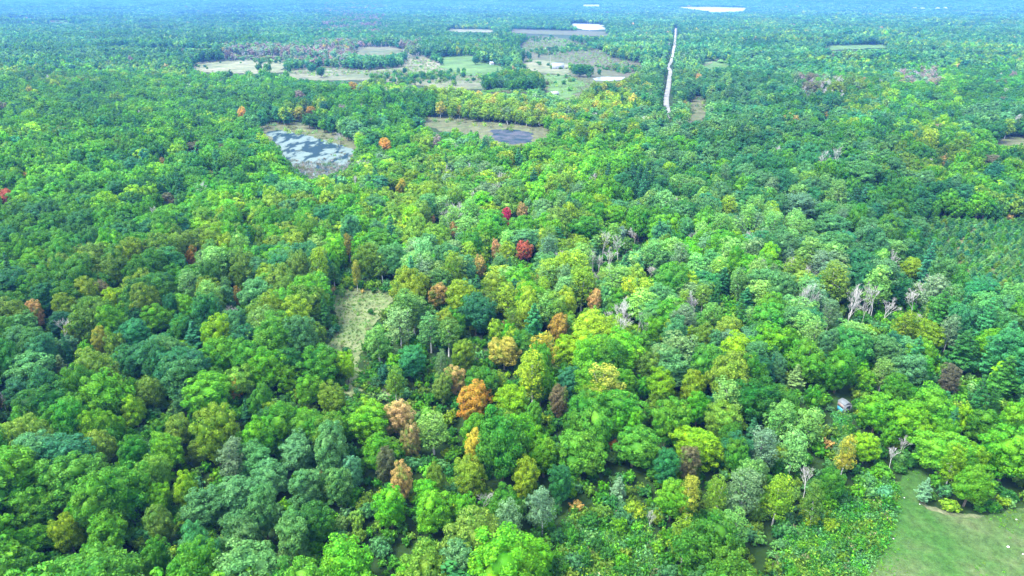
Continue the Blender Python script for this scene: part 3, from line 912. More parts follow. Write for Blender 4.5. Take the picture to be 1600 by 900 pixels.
keep = np.ones(n, bool)
W = np.where(under, rng.uniform(3.8, 6.2, n), W); Hh = np.where(under, rng.uniform(6.0, 10.0, n), Hh)
near_i = np.where((Y < 425) & ~under)[0]
bk_ = {}
for q in near_i: bk_.setdefault((int(X[q] // 7), int(Y[q] // 7)), []).append(q)
for q in np.where(under)[0]:
    a_, b_ = int(X[q] // 7), int(Y[q] // 7)
    for c_ in (-1, 0, 1):
        for d_ in (-1, 0, 1):
            for p_ in bk_.get((a_ + c_, b_ + d_), ()):
                if (X[p_] - X[q]) ** 2 + (Y[p_] - Y[q]) ** 2 < (W[p_] * .36) ** 2: keep[q] = False


def blocked(X, Y, Z, W, Hh, names, samples=((0, 0), (.0, .3), (0, .55), (0, .8), (0, 1.0), (-.46, .45), (.46, .45), (-.46, .65), (.46, .65), (-.34, .9), (.34, .9), (-.4, .25), (.4, .25))):
    bad = np.zeros(len(X), bool)
    for sx, sz in samples:
        U, V, _ = project(X + sx * W, Y, Z + sz * Hh)
        for nm in names:
            bad |= inpoly(U, V, OPEN[nm] if isinstance(nm, str) else nm)
    return bad


keep &= ~blocked(X, Y, Z, W, Hh, list(OPEN) + SCRUB)
U0, V0, _ = project(X, Y, Z)
keep &= ~inpoly(U0, V0, PLANTATION)
Um, Vm, Dm = project(X, Y, Z + Hh * .62)
keep &= ~inpoly(Um, Vm, [(1440, 360), (1600, 358), (1700, 360), (1700, 475), (1600, 466), (1520, 446), (1470, 424), (1438, 392)])
# road verge: nothing on or right over the road
rp = np.array([ground_at(u, v) for u, v in ROAD])
ru, rv = np.array(ROAD).T
for k in range(len(rp) - 1):
    ax, ay = rp[k]; bx, by = rp[k + 1]
    L2 = (bx - ax) ** 2 + (by - ay) ** 2
    t = np.clip(((X - ax) * (bx - ax) + (Y - ay) * (by - ay)) / L2, 0, 1)
    q = np.hypot(X - ax - t * (bx - ax), Y - ay - t * (by - ay))
    keep &= ~(q < 3.6 + W * .36)
road_sight = [(u - 2, v) for u, v in ROAD] + [(u + 2.2, v) for u, v in ROAD[::-1]]
keep &= ~blocked(X, Y, Z, W, Hh, [road_sight], ((0, .1), (0, .35), (0, .6), (0, .8), (0, 1.0), (-.4, .6), (.4, .6), (-.3, .85), (.3, .85), (-.2, .95), (.2, .95)))
# dark lane running down between the trees
keep &= ~blocked(X, Y, Z, W, Hh, [[(573, 735), (580, 735), (598, 800), (604, 900), (590, 900)]], ((0, .3), (0, .7), (0, .95), (-.25, .6), (.25, .6)))
# keep clear of the trees picked out one by one
idx = np.where(Y < 900)[0]
for i in range(len(HX)):
    q = np.hypot(X[idx] - HX[i], Y[idx] - HY[i])
    sc_ = .5 if rec['kind'][i] in ('bare_tree', 'shrub') else .58
    bad = q < sc_ * (HW[i] + W[idx]) / 2
    pw = HW[i] / HD[i] * FPX
    wp = W[idx] / Dm[idx] * FPX
    nearer = Dm[idx] < HD[i]
    du = np.abs(Um[idx] - HU[i]); dv = np.abs(Vm[idx] - HV[i])
    bad |= nearer & (du < .33 * (pw + wp)) & (dv < .33 * (pw * HH[i] / HW[i] * .8 + wp * 1.1))
    keep[idx[bad]] = False
X, Y, Z, W, Hh, WF, Um, Vm, Dm = (a[keep] for a in (X, Y, Z, W, Hh, WF, Um, Vm, Dm))
n = len(X)
# kind and colour from the colour map
ju = Um + rng.normal(0, 24, n) * np.clip(Vm / 300, .3, 1.2); jv = Vm + rng.normal(0, 22, n) * np.clip(Vm / 300, .2, 1.2)
ci = np.clip((ju // 100).astype(int), 0, 15); ri = np.clip((jv // 100).astype(int), 0, 8)
cellkey = [MAP[r][c] for r, c in zip(ri, ci)]
cellkey = np.array(cellkey, dtype=object)
for poly, key in PATCH:
    cellkey[inpoly(Um + rng.normal(0, 2, n), Vm + rng.normal(0, 2, n), poly)] = key
kinds, cols = np.empty(n, dtype=object), np.empty(n, dtype=object)
def field(x, y, lams, seed):
    q = np.random.default_rng(seed); f = 0
    for lam in lams:
        t = q.uniform(0, 6.28)
        f = f + np.sin((x * math.cos(t) + y * math.sin(t)) * 2 * math.pi / lam + q.uniform(0, 6.28))
    return f / math.sqrt(len(lams) / 2)


# stands of one kind, then single trees of another among them
fs = field(X, Y, (55, 83, 120, 170, 260, 400, 640), 21) + rng.normal(0, .45, n)
fr_ = (np.argsort(np.argsort(fs)) + .5) / n
letter = np.array([c[0 if k < .5 else 1 if k < .8 else 2] for c, k in zip(cellkey, fr_)])
stand = field(X, Y, (70, 110, 190, 310, 520, 900), 22)
accent = rng.random(n)
for L, opts in CLS.items():
    m = np.where(letter == L)[0]
    if not len(m): continue
    p = np.array([o[2] for o in opts], float); p /= p.sum()
    ch = rng.choice(len(opts), len(m), p=p)
    kinds[m] = np.array([o[0] for o in opts], dtype=object)[ch]
    cols[m] = np.array([o[1] for o in opts], dtype=object)[ch]
ac = np.where((accent < .005) & (Y > 380))[0]
for i in ac:
    cols[i] = rng.choice(['rust', 'yellow green', 'yellow', 'olive green', 'brown', 'mauve']); kinds[i] = 'maple_tree' if cols[i] != 'brown' else 'ash_tree'
ck = np.where((accent > .012) & (accent < .042))[0]
for i in ck:
    kinds[i] = 'pine_tree'; cols[i] = 'blue green'
bk = np.where((accent > .042) & (accent < .052))[0]
for i in bk:
    kinds[i] = 'bare_tree'; cols[i] = 'grey'
f3 = field(X, Y * 1.6, (140, 230, 330, 510, 800), 23)
scr = (f3 > 1.35) & (Y > 620)          # scrubby openings in the far wood
Hh = np.where(scr, Hh * .32, Hh); cols[scr & (rng.random(n) < .7)] = 'pale green'; cols[scr & (rng.random(n) < .3)] = 'brown'
Hh = Hh * (1 + .10 * np.clip(stand, -1.5, 1.5) * (Y > 300))
W = np.where(kinds == 'aspen_tree', W * .82, W); W = np.where(kinds == 'bare_tree', W * .8, W); W = np.where(kinds == 'pine_tree', W * .78, W)
Hh = np.where(kinds == 'aspen_tree', Hh * 1.06, Hh); Hh = np.where(kinds == 'pine_tree', Hh * 1.12, Hh)
rec['x'] += X.tolist(); rec['y'] += Y.tolist(); rec['w'] += W.tolist(); rec['h'] += Hh.tolist(); rec['kind'] += list(kinds); rec['col'] += list(cols); rec['hand'] += [-1] * n

# bushes round the clearings and under gaps
bx, by = grid_points(72, 400, 2.5, .5)
bz = hgt(bx, by)
bh = rng.uniform(1.3, 3.4, len(bx)); bw = bh * rng.uniform(.9, 1.35, len(bx))
ok = ~blocked(bx, by, bz, bw, bh, [k for k in OPEN if k not in ('trail', 'grassy_gap')], ((0, .1), (0, .9), (-.4, .4), (.4, .4)))
TX, TY, TW = np.array(rec['x']), np.array(rec['y']), np.array(rec['w'])
tn = TY < 480
cell = {}
for x, y, w in zip(TX[tn], TY[tn], TW[tn]):
    cell.setdefault((int(x // 8), int(y // 8)), []).append((x, y, w))
for i in np.where(ok)[0]:
    cx, cy = int(bx[i] // 8), int(by[i] // 8)
    for a in (-1, 0, 1):
        for b in (-1, 0, 1):
            for x, y, w in cell.get((cx + a, cy + b), ()):
                if (x - bx[i]) ** 2 + (y - by[i]) ** 2 < (w * .27) ** 2: ok[i] = False; break
bu, bv, _ = project(bx, by, bz)
insc = inpoly(bu, bv, SCRUB[0]) | inpoly(bu, bv, SCRUB[1])
ok &= ~(insc & (rng.random(len(bx)) < .3))
ok &= ~inpoly(bu, bv, PLANTATION)
bx, by, bh, bw, insc = bx[ok], by[ok], bh[ok], bw[ok], insc[ok]
bcol = rng.choice(['mid green', 'olive green', 'grey green', 'bright green', 'yellow green', 'dark green', 'pale green', 'rust'], len(bx), p=[.27, .12, .15, .17, .05, .18, .05, .01])
rec['x'] += bx.tolist(); rec['y'] += by.tolist(); rec['w'] += bw.tolist(); rec['h'] += bh.tolist(); rec['kind'] += ['shrub'] * len(bx); rec['col'] += list(bcol); rec['hand'] += [-1] * len(bx)
# young spruces
sx, sy = grid_points(200, 520, 2.2, .42)
su, sv, _ = project(sx, sy, hgt(sx, sy))
ok = inpoly(su, sv, PLANTATION)
sx, sy = sx[ok], sy[ok]
sh = rng.uniform(1.6, 3.2, len(sx))
rec['x'] += sx.tolist(); rec['y'] += sy.tolist(); rec['w'] += (sh * rng.uniform(.85, 1.25, len(sx))).tolist(); rec['h'] += sh.tolist(); rec['kind'] += ['young_spruce'] * len(sx)
rec['col'] += list(rng.choice(['blue green', 'mid green', 'grey green', 'pale green', 'olive green'], len(sx), p=[.18, .22, .36, .18, .06])); rec['hand'] += [-1] * len(sx)

for k in 'xywh': rec[k] = np.array(rec[k], float)
rec['kind'] = np.array(rec['kind'], dtype=object); rec['col'] = np.array(rec['col'], dtype=object); rec['hand'] = np.array(rec['hand'])
rec['z'] = hgt(rec['x'], rec['y'])
NT = len(rec['x'])
tint = np.array([PAL[c] for c in rec['col']])
jit_v = np.exp(rng.normal(0, .14, NT) + .13 * field(rec['x'], rec['y'], (90, 160, 300, 600), 31) * (rec['hand'] < 0))[:, None]
tint[:, :3] *= jit_v
tint[:, 0] *= np.exp(rng.normal(0, .09, NT)); tint[:, 2] *= np.exp(rng.normal(0, .18, NT))
rot = rng.uniform(0, 2 * math.pi, NT)
tiltx, tilty, sq = rng.normal(0, .035, NT), rng.normal(0, .035, NT), np.exp(rng.normal(0, .09, NT))
U, V, D = project(rec['x'], rec['y'], rec['z'] + rec['h'] * .62)
app = rec['w'] * rec['h'] / D ** 2
inframe = (U > -15) & (U < 1615) & (V > -15) & (V < 925)
LIMIT = {'maple_tree': 290, 'oak_tree': 290, 'ash_tree': 290, 'aspen_tree': 290, 'pine_tree': 200, 'bare_tree': 200, 'shrub': 200, 'young_spruce': 260}
single = np.zeros(NT, bool)
for k, lim in LIMIT.items():
    m = np.where((rec['kind'] == k) & (rec['hand'] < 0) & inframe)[0]
    nh = int(((rec['kind'] == k) & (rec['hand'] >= 0)).sum())
    m = m[np.argsort(-app[m])][:max(0, lim - nh)]
    single[m] = True
single |= rec['hand'] >= 0

# ------------------------------------------------------------------ single trees as objects
GROUP = {'maple_tree': 'maples of the wood', 'oak_tree': 'oaks of the wood', 'ash_tree': 'ashes of the wood', 'aspen_tree': 'aspens of the wood', 'pine_tree': 'pines of the wood',
         'bare_tree': 'bare trees of the wood', 'shrub': 'bushes around the clearings', 'young_spruce': 'young spruces of the plantation'}
CAT = {'shrub': 'bush', 'bare_tree': 'bare tree', 'young_spruce': 'young tree'}
NOUN = {'maple_tree': 'round maple', 'oak_tree': 'broad oak', 'ash_tree': 'ash tree', 'aspen_tree': 'slender aspen', 'pine_tree': 'layered pine', 'bare_tree': 'bare branched tree', 'shrub': 'bush', 'young_spruce': 'young spruce'}
MARKS = [(738, 622, 'the large orange maple'), (621, 648, 'the salmon pink maple'), (97, 514, 'the bare white tree'), (790, 337, 'the crimson maple'), (822, 388, 'the flat topped red maple'),
         (1315, 632, 'the shed'), (1440, 735, 'the head of the lawn'), (1016, 806, 'the dead grey snag'), (755, 783, 'the grey bare crown'), (508, 490, 'the dark pine by the meadow'), (157, 530, 'the narrow golden maple'),
         (686, 456, 'the rusty pink maple'), (300, 399, 'the golden orange maple'), (1570, 592, 'the largest layered pine'), (1332, 478, 'the tallest bare white tree'), (968, 385, 'the twisted bare grey tree'),
         (1088, 692, 'the huge lime green maple'), (627, 748, 'the small rusty crown'), (105, 825, 'the yellow green column maple'), (1077, 775, 'the slim yellow tree'), (178, 466, 'the tall lime maple'), (601, 722, 'the purplish brown crown'),
         (873, 621, 'the small dark brown crown'), (1130, 442, 'the blue green pine'), (1425, 416, 'the maple by the plantation'), (1518, 752, 'the maple on the lawn edge'), (906, 702, 'the huge green dome'), (485, 240, 'the pond'), (1322, 705, 'the thin yellow aspen')]
used_labels = set(h[5] for h in HAND)


TENS = ['', '', 'twenty', 'thirty', 'forty', 'fifty', 'sixty', 'seventy', 'eighty', 'ninety']
ONES = ['zero', 'one', 'two', 'three', 'four', 'five', 'six', 'seven', 'eight', 'nine', 'ten', 'eleven', 'twelve', 'thirteen', 'fourteen', 'fifteen', 'sixteen', 'seventeen', 'eighteen', 'nineteen']


def spell(q):
    q = max(0, min(100, int(round(q))))
    if q == 100: return 'hundred'
    if q < 20: return ONES[q]
    return TENS[q // 10] + ('-' + ONES[q % 10] if q % 10 else '')


def describe(u, v, kind, col, h, w=8):
    size = ('tall' if h > 15 else 'low' if h < 10 else '') if kind not in ('shrub', 'young_spruce') else ('low' if h < 2.2 else 'knee high' if h < 1 else '')
    base = (size + ' ' if size else '') + ('' if col == 'grey' else col + ' ') + NOUN[kind]
    best = min(MARKS, key=lambda m: math.hypot(m[0] - u, (m[1] - v) * 1.3))
    du, dv = u - best[0], v - best[1]
    dist = math.hypot(du, dv)
    if dist < 95:
        side = 'left' if du < 0 else 'right'
        if abs(du) < .4 * abs(dv): where = ('below ' if dv > 0 else 'above ')
        elif abs(dv) < .4 * abs(du): where = side + ' of '
        else: where = ('below and ' if dv > 0 else 'above and ') + side + ' of '
        for pre in (('just ', 'a little way ', 'some way ') if dist < 40 else ('a little way ', 'some way ', 'farther ')):
            t = f'{base} {pre}{where}{best[2]}'
            if t not in used_labels and len(re.findall(r'[a-z]+', t)) <= 15:
                return t
    a, b = u / 16, v / 9
    if len(re.findall(r'[a-z]+', base + ' ' + spell(a) + ' ' + spell(b))) > 7: base = base.replace('slender ', '').replace('layered ', '').replace('bare branched', 'bare')
    t = f'{base} {spell(a)} percent across and {spell(b)} down the photo'
    if t in used_labels:
        t = f'{base} {spell(a)} percent {"and a bit " if a > round(a) else ""}across and {spell(b)}{" and a bit" if b > round(b) else ""} down'
    if t in used_labels:
        t = f'{base} {spell(a)} percent across and {spell(b)} down, {"narrow" if w < 7.5 else "wide"}'
    if t in used_labels:
        t = f'{base} {"crown" if a > round(a) else "standing"} near {spell(a)} percent across and {spell(b)} down'
    if len(re.findall(r'[a-z]+', t)) > 16: t = t.replace(' the photo', '').replace('and a bit across', 'across')
    if len(re.findall(r'[a-z]+', t)) > 16: t = t.replace(' percent', '')
    return t


protos = {}
for kind, e in KINDS.items():
    protos[kind] = []
made = 0
order = np.where(single)[0]
for i in order:
    kind = rec['kind'][i]; e = KINDS[kind]
    j = int(rng.integers(len(e['near'])))
    cm, tm = e['near'][j]
    root = bpy.data.objects.new(kind, None)
    root.empty_display_size = .5
    COL.objects.link(root)
    root.location = (rec['x'][i], rec['y'][i], rec['z'][i])
    root.rotation_euler = (tiltx[i], tilty[i], rot[i])
    s = rec['w'][i] / e['W']
    root.scale = (s * sq[i], s / sq[i], rec['h'][i] / e['H'])
    if rec['hand'][i] >= 0: lab = HAND[rec['hand'][i]][5]
    else:
        lab = describe(float(U[i]), float(V[i]), kind, rec['col'][i], rec['h'][i], rec['w'][i]); used_labels.add(lab)
    root['label'] = lab; root['category'] = CAT.get(kind, 'tree'); root['group'] = GROUP[kind]
    for nm, me in (('crown', cm), ('trunk', tm)):
        if me is None: continue
        if kind == 'bare_tree': nm = 'branches'
        if kind == 'shrub' and nm == 'crown': nm = 'foliage'
        if kind == 'shrub' and nm == 'trunk': nm = 'stem'
        o = bpy.data.objects.new(nm, me)
        COL.objects.link(o); o.parent = root
        if nm in ('crown', 'foliage'): o['tint'] = tint[i].tolist()
    made += 1

# ------------------------------------------------------------------ the rest of the wood: one object of each kind


def point_cloud_object(name, P, R, S, T, lod, near_meshes, far_meshes, label, cat):
    me = bpy.data.meshes.new(name)
    me.vertices.add(len(P)); me.vertices.foreach_set('co', np.asarray(P, np.float32).ravel())
    for an, tp, data in (('turn', 'FLOAT_VECTOR', R), ('size', 'FLOAT_VECTOR', S), ('tint', 'FLOAT_COLOR', T)):
        a = me.attributes.new(an, tp, 'POINT')
        a.data.foreach_set('vector' if tp == 'FLOAT_VECTOR' else 'color', np.asarray(data, np.float32).ravel())
    for an, data in (('pick', rng.integers(0, 1000, len(P))), ('lod', lod)):
        a = me.attributes.new(an, 'INT', 'POINT'); a.data.foreach_set('value', np.asarray(data, np.int32))
    o = bpy.data.objects.new(name, me); COL.objects.link(o)
    o['label'] = label; o['category'] = cat; o['kind'] = 'stuff'
    ng = bpy.data.node_groups.new(name + '_nodes', 'GeometryNodeTree')
    ng.interface.new_socket('Geometry', in_out='INPUT', socket_type='NodeSocketGeometry')
    ng.interface.new_socket('Geometry', in_out='OUTPUT', socket_type='NodeSocketGeometry')
    gi = ng.nodes.new('NodeGroupInput'); go = ng.nodes.new('NodeGroupOutput')
    jn = ng.nodes.new('GeometryNodeJoinGeometry')

    def attr(nm, tp):
        n_ = ng.nodes.new('GeometryNodeInputNamedAttribute'); n_.data_type = tp; n_.inputs[0].default_value = nm
        return n_.outputs[0]
    for lv, meshes in ((0, near_meshes), (1, far_meshes)):
        if not meshes or not (np.asarray(lod) == lv).any(): continue
        c = bpy.data.collections.new(f'{name}_forms_{lv}')
        for q, m in enumerate(meshes):
            po = bpy.data.objects.new(f'{name}_form', m); c.objects.link(po)
        ci_ = ng.nodes.new('GeometryNodeCollectionInfo'); ci_.inputs[0].default_value = c
        ci_.inputs[1].default_value = True; ci_.inputs[2].default_value = True
        cmp = ng.nodes.new('FunctionNodeCompare'); cmp.data_type = 'INT'; cmp.operation = 'EQUAL'
        ng.links.new(attr('lod', 'INT'), cmp.inputs[2]); cmp.inputs[3].default_value = lv
        ip = ng.nodes.new('GeometryNodeInstanceOnPoints')
        ng.links.new(gi.outputs[0], ip.inputs['Points']); ng.links.new(cmp.outputs[0], ip.inputs['Selection'])
        ng.links.new(ci_.outputs[0], ip.inputs['Instance']); ip.inputs['Pick Instance'].default_value = True
        md = ng.nodes.new('FunctionNodeIntegerMath'); md.operation = 'MODULO'; md.inputs[1].default_value = len(meshes)
        ng.links.new(attr('pick', 'INT'), md.inputs[0]); ng.links.new(md.outputs[0], ip.inputs['Instance Index'])
        er = ng.nodes.new('FunctionNodeEulerToRotation')
        ng.links.new(attr('turn', 'FLOAT_VECTOR'), er.inputs[0]); ng.links.new(er.outputs[0], ip.inputs['Rotation'])
        ng.links.new(attr('size', 'FLOAT_VECTOR'), ip.inputs['Scale'])
        ng.links.new(ip.outputs[0], jn.inputs[0])
    ng.links.new(jn.outputs[0], go.inputs[0])
    md_ = o.modifiers.new('scatter', 'NODES'); md_.node_group = ng
    return o


FOREST = {'maple_tree': ('maple_woodland', 'mass of green maples with scattered autumn crowns filling the wood beyond the nearer trees', 'woodland'),
          'oak_tree': ('oak_woodland', 'mass of dark and olive green oaks reaching to the hazy horizon', 'woodland'),
          'ash_tree': ('ash_woodland', 'mass of grey and blue green ash crowns in the farther wood', 'woodland'),
          'aspen_tree': ('aspen_woodland', 'mass of pale slender aspens between the darker farther trees', 'woodland'),
          'pine_tree': ('pine_woodland', 'dark pines scattered through the farther wood', 'woodland'),
          'bare_tree': ('bare_woodland', 'grey leafless trees in patches of the farther wood', 'woodland'),
          'shrub': ('bushy_undergrowth', 'low bushes growing densely between the tree crowns and round clearings', 'undergrowth'),
          'young_spruce': ('spruce_plantation', 'rows of small blue green spruces in the farther part of the plantation', 'plantation')}
for kind, (nm, lab, cat) in FOREST.items():
    m = np.where((rec['kind'] == kind) & ~single)[0]
    if not len(m): continue
    e = KINDS[kind]
    P = np.stack([rec['x'][m], rec['y'][m], rec['z'][m]], 1)
    R = np.stack([tiltx[m], tilty[m], rot[m]], 1)
    s = rec['w'][m] / e['W']
    S = np.stack([s * sq[m], s / sq[m], rec['h'][m] / e['H']], 1)
    mid = [x for x in e['mid']]
    # farther than 700 m the coarse forms are enough
    point_cloud_object(nm, P, R, S, tint[m], (D[m] > 750).astype(int), mid, e['far'], lab, cat)

# ------------------------------------------------------------------ land


def link(name, me, kind=None, label=None, cat=None, parent=None, group=None, loc=None, rz=None):
    o = bpy.data.objects.new(name, me); COL.objects.link(o)
    if kind: o['kind'] = kind
    if label: o['label'] = label
    if cat: o['category'] = cat
    if group: o['group'] = group
    if parent: o.parent = parent
    if loc is not None: o.location = loc
    if rz is not None: o.rotation_euler = (0, 0, rz)
    return o


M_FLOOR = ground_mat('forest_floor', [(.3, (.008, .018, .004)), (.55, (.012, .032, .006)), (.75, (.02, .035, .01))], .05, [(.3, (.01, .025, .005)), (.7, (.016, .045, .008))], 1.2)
rr = np.concatenate([[0.0], np.geomspace(15, 14500, 190)])
aa = np.linspace(-math.pi, math.pi, 361)[:-1]
# a fan of rings round the place, denser towards the view
GX = np.outer(rr, np.sin(aa)); GY = np.outer(rr, np.cos(aa))
GZ = hgt(GX, GY)
Vg = np.stack([GX, GY, GZ], 2).reshape(-1, 3)
na = len(aa)
i_, j_ = np.meshgrid(np.arange(1, len(rr) - 1), np.arange(na), indexing='ij')
Fg = np.stack([i_ * na + j_, i_ * na + (j_ + 1) % na, (i_ + 1) * na + (j_ + 1) % na, (i_ + 1) * na + j_], 2).reshape(-1, 4)[:, ::-1]
j = np.arange(na)
F0 = np.stack([0 * j, na + (j + 1) % na, na + j], 1)[:, ::-1]
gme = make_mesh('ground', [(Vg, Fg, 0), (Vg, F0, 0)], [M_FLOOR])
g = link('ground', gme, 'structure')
for p in gme.polygons: pass
gme.polygons.foreach_set('use_smooth', np.ones(len(gme.polygons), bool))


def sheet(name, poly, m, lift, label=None, cat=None, grow=1.0, step=None, kind='structure', near_extra=0):
    """a patch of ground cover that follows the land; its outline is the photo outline put on the land"""
    p = np.array(poly, float)
    c = p.mean(0)
    gx, gy = ground_at(p[:, 0], p[:, 1])
    cx, cy = gx.mean(), gy.mean()
    gx = cx + (gx - cx) * grow; gy = cy + (gy - cy) * grow
    if near_extra:      # the part hidden behind the trees in front of it
        for q in range(len(gx)):
            if gy[q] < cy: gy[q] -= near_extra
    # refine and wobble the outline
    bx_, by_ = [], []
    for q in range(len(gx)):
        x0, y0, x1, y1 = gx[q], gy[q], gx[(q + 1) % len(gx)], gy[(q + 1) % len(gx)]
        k = 6
        for t in range(k):
            f = t / k
            L = math.hypot(x1 - x0, y1 - y0)
            w = L * .045 * (math.sin(q * 3.1 + t * 2.3) if t else 0)
            bx_.append(x0 + (x1 - x0) * f - (y1 - y0) / (L + 1e-6) * w); by_.append(y0 + (y1 - y0) * f + (x1 - x0) / (L + 1e-6) * w)
    ring = np.stack([bx_, by_], 1)
    import mathutils
    # triangulate by tessellation and subdivide so that it follows the land
    tri_ = mathutils.geometry.tessellate_polygon([[Vector((a, b, 0)) for a, b in ring]])
    import bmesh
    bm = bmesh.new()
    vs = [bm.verts.new((a, b, 0)) for a, b in ring]
    for t in tri_:
        try: bm.faces.new([vs[q] for q in t])
        except ValueError: pass
    ext = max(ring[:, 0].max() - ring[:, 0].min(), ring[:, 1].max() - ring[:, 1].min())
    target = step or ext / 25
    for _ in range(5):
        ed = [e_ for e_ in bm.edges if e_.calc_length() > target * 1.5]
        if not ed or len(bm.faces) > 20000: break
        bmesh.ops.subdivide_edges(bm, edges=ed, cuts=1)
        bmesh.ops.triangulate(bm, faces=bm.faces[:])
    co = np.array([v.co[:] for v in bm.verts])
    zz = hgt(co[:, 0], co[:, 1]) + lift
    for v, z_ in zip(bm.verts, zz): v.co.z = z_
    bmesh.ops.recalc_face_normals(bm, faces=bm.faces[:])
    if sum(f.normal.z for f in bm.faces) < 0: bmesh.ops.reverse_faces(bm, faces=bm.faces[:])
    me = bpy.data.meshes.new(name); bm.to_mesh(me); bm.free()
    me.materials.append(m)
    me.polygons.foreach_set('use_smooth', np.ones(len(me.polygons), bool))
    return link(name, me, kind, label, cat)


M_LAWN = ground_mat('lawn_grass', [(.35, (.018, .058, .010)), (.5, (.036, .080, .018)), (.65, (.070, .088, .038))], .11, [(.38, (.016, .064, .008)), (.62, (.078, .084, .046))], 3.5, .4)
M_MEADOW = ground_mat('dry_meadow_grass', [(.3, (.06, .105, .03)), (.5, (.09, .125, .045)), (.7, (.13, .135, .075))], .15, [(.3, (.05, .105, .025)), (.7, (.135, .135, .08))], 2.0, .5)
M_MARSH = ground_mat('marsh_grass', [(.3, (.030, .05, .016)), (.5, (.052, .056, .030)), (.7, (.048, .072, .018))], .012, [(.4, (.06, .05, .04)), (.6, (.045, .078, .02))], .35, .3)
M_PSHORE = ground_mat('pond_shore_sedge', [(.3, (.045, .07, .02)), (.5, (.072, .076, .04)), (.7, (.036, .068, .016))], .08, None, .6, .3)
M_TAN = ground_mat('tan_stubble', [(.3, (.055, .085, .03)), (.6, (.12, .125, .075))], .02, None, .3, .2)
M_DRY = ground_mat('dry_rocky_pasture', [(.3, (.045, .075, .025)), (.5, (.10, .108, .062)), (.7, (.18, .17, .13))], .012, [(.38, (.02, .045, .012)), (.62, (.13, .12, .08))], .25, .3)
M_FIELD = ground_mat('green_hayfield', [(.3, (.035, .085, .02)), (.7, (.065, .12, .03))], .02, None, .2, .2)
M_GRAVEL = ground_mat('road_gravel', [(.3, (.14, .15, .145)), (.7, (.23, .24, .23))], .5, None, 3, .2)
M_SOIL = ground_mat('bare_soil', [(.3, (.05, .07, .03)), (.7, (.11, .11, .07))], .4, [(.3, (.035, .08, .018)), (.7, (.10, .105, .06))], 3, .3)
M_POND = water_mat('pond_duckweed_water', (.085, .125, .115), [(.44, (0, 0, 0)), (.52, (1, 1, 1))], .13, (1, .35, 1))
M_OPENW = water_mat('dark_open_water', (.06, .08, .05), [(.58, (0, 0, 0)), (.66, (.8, .8, .8))], .15, (1, .4, 1))
M_POND2 = water_mat('grey_water', (.055, .055, .07), [(.4, (0, 0, 0)), (.6, (.8, .8, .8))], .08)
M_LAKE = paint('lake_surface', (.09, .115, .125), .12)
M_LAKE.node_tree.nodes['Principled BSDF'].inputs['Roughness'].default_value = .35; M_LAKE.node_tree.nodes['Principled BSDF'].inputs['Specular IOR Level'].default_value = .25

sheet('lawn', OPEN['lawn'], M_LAWN, .03, grow=1.04)
sheet('meadow', OPEN['meadow'], M_MEADOW, .03, grow=1.25, near_extra=6)
sheet('meadow', OPEN['grassy_gap'], M_MEADOW, .03, grow=1.5, near_extra=5)
sheet('path', OPEN['trail'], M_SOIL, .03, grow=1.1)
sheet('path', [(1308, 648), (1325, 646), (1326, 664), (1320, 690), (1310, 700), (1309, 672)], M_SOIL, .03)
sheet('marsh', [(400, 196), (425, 193), (470, 196), (520, 209), (560, 226), (560, 262), (520, 285), (470, 285), (430, 262), (410, 220)], M_PSHORE, .05, grow=1.12, near_extra=12)
sheet('pond', [(418, 206), (440, 203), (480, 212), (525, 224), (552, 234), (552, 262), (520, 282), (480, 284), (446, 262), (432, 232)], M_POND, .10, near_extra=8)
sheet('marsh', [(630, 182), (700, 183), (770, 190), (830, 197), (872, 199), (850, 228), (760, 226), (690, 205)], M_PSHORE, .12, grow=1.05)
sheet('open_water', [(452, 238), (470, 233), (478, 226), (490, 229), (500, 224.5), (526, 227), (530, 231), (506, 233), (498, 238), (484, 239), (470, 236)], M_OPENW, .104)
sheet('pond', [(768, 203), (800, 202), (832, 208), (832, 222), (800, 226), (770, 219)], M_POND2, .2)
sheet('field', [(285, 100), (340, 95), (446, 91), (448, 113), (400, 116), (330, 114), (290, 112)], M_TAN, .4)
sheet('field', [(440, 110), (505, 103), (570, 108), (600, 92), (590, 78), (640, 82), (675, 88), (690, 100), (704, 111), (760, 116), (765, 140), (700, 141), (640, 132), (560, 126), (500, 126), (450, 124)], M_DRY, .4)
sheet('field', [(686, 98), (720, 96), (770, 98), (800, 105), (785, 116), (730, 119), (694, 116)], M_FIELD, .6)
sheet('field', [(688, 89), (742, 86), (745, 96), (690, 98)], M_FIELD, .6)
sheet('marsh', [(826, 56), (872, 58), (905, 66), (938, 77), (965, 89), (1020, 98), (1030, 125), (1000, 140), (925, 155), (860, 158), (845, 135), (850, 118), (815, 108), (800, 90), (806, 72)], M_MARSH, .4)
sheet('marsh', [(794, 45), (890, 47), (956, 51), (952, 57), (880, 55), (795, 52)], M_MARSH, .6)
sheet('field', [(552, 74), (606, 72), (640, 78), (604, 88), (558, 86)], M_DRY, .5)
sheet('field', [(1284, 71), (1380, 69), (1392, 75), (1298, 80)], M_FIELD, .6)
sheet('field', [(695, 45), (772, 46), (772, 51), (700, 50.5)], M_TAN, .7)
sheet('yard', [(808, 93), (850, 95), (890, 102), (892, 119), (850, 115), (822, 110)], M_TAN, .8)
sheet('field', [(852, 118), (892, 119), (912, 132), (898, 152), (872, 156), (852, 142)], M_FIELD, .7)
sheet('pond', [(926, 124), (938, 121), (976, 121.5), (972, 126), (950, 127.5), (930, 127)], M_LAKE, .8)
sheet('lake', [(890, 37), (940, 38), (948, 46), (920, 48), (898, 44)], M_LAKE, .8)
sheet('lake', [(1030, 10.6), (1110, 10.2), (1185, 12), (1180, 20), (1120, 21), (1060, 17)], M_LAKE, .8)
sheet('lake', [(905, 7.0), (945, 7.0), (945, 10.4), (905, 10.4)], M_LAKE, .8)
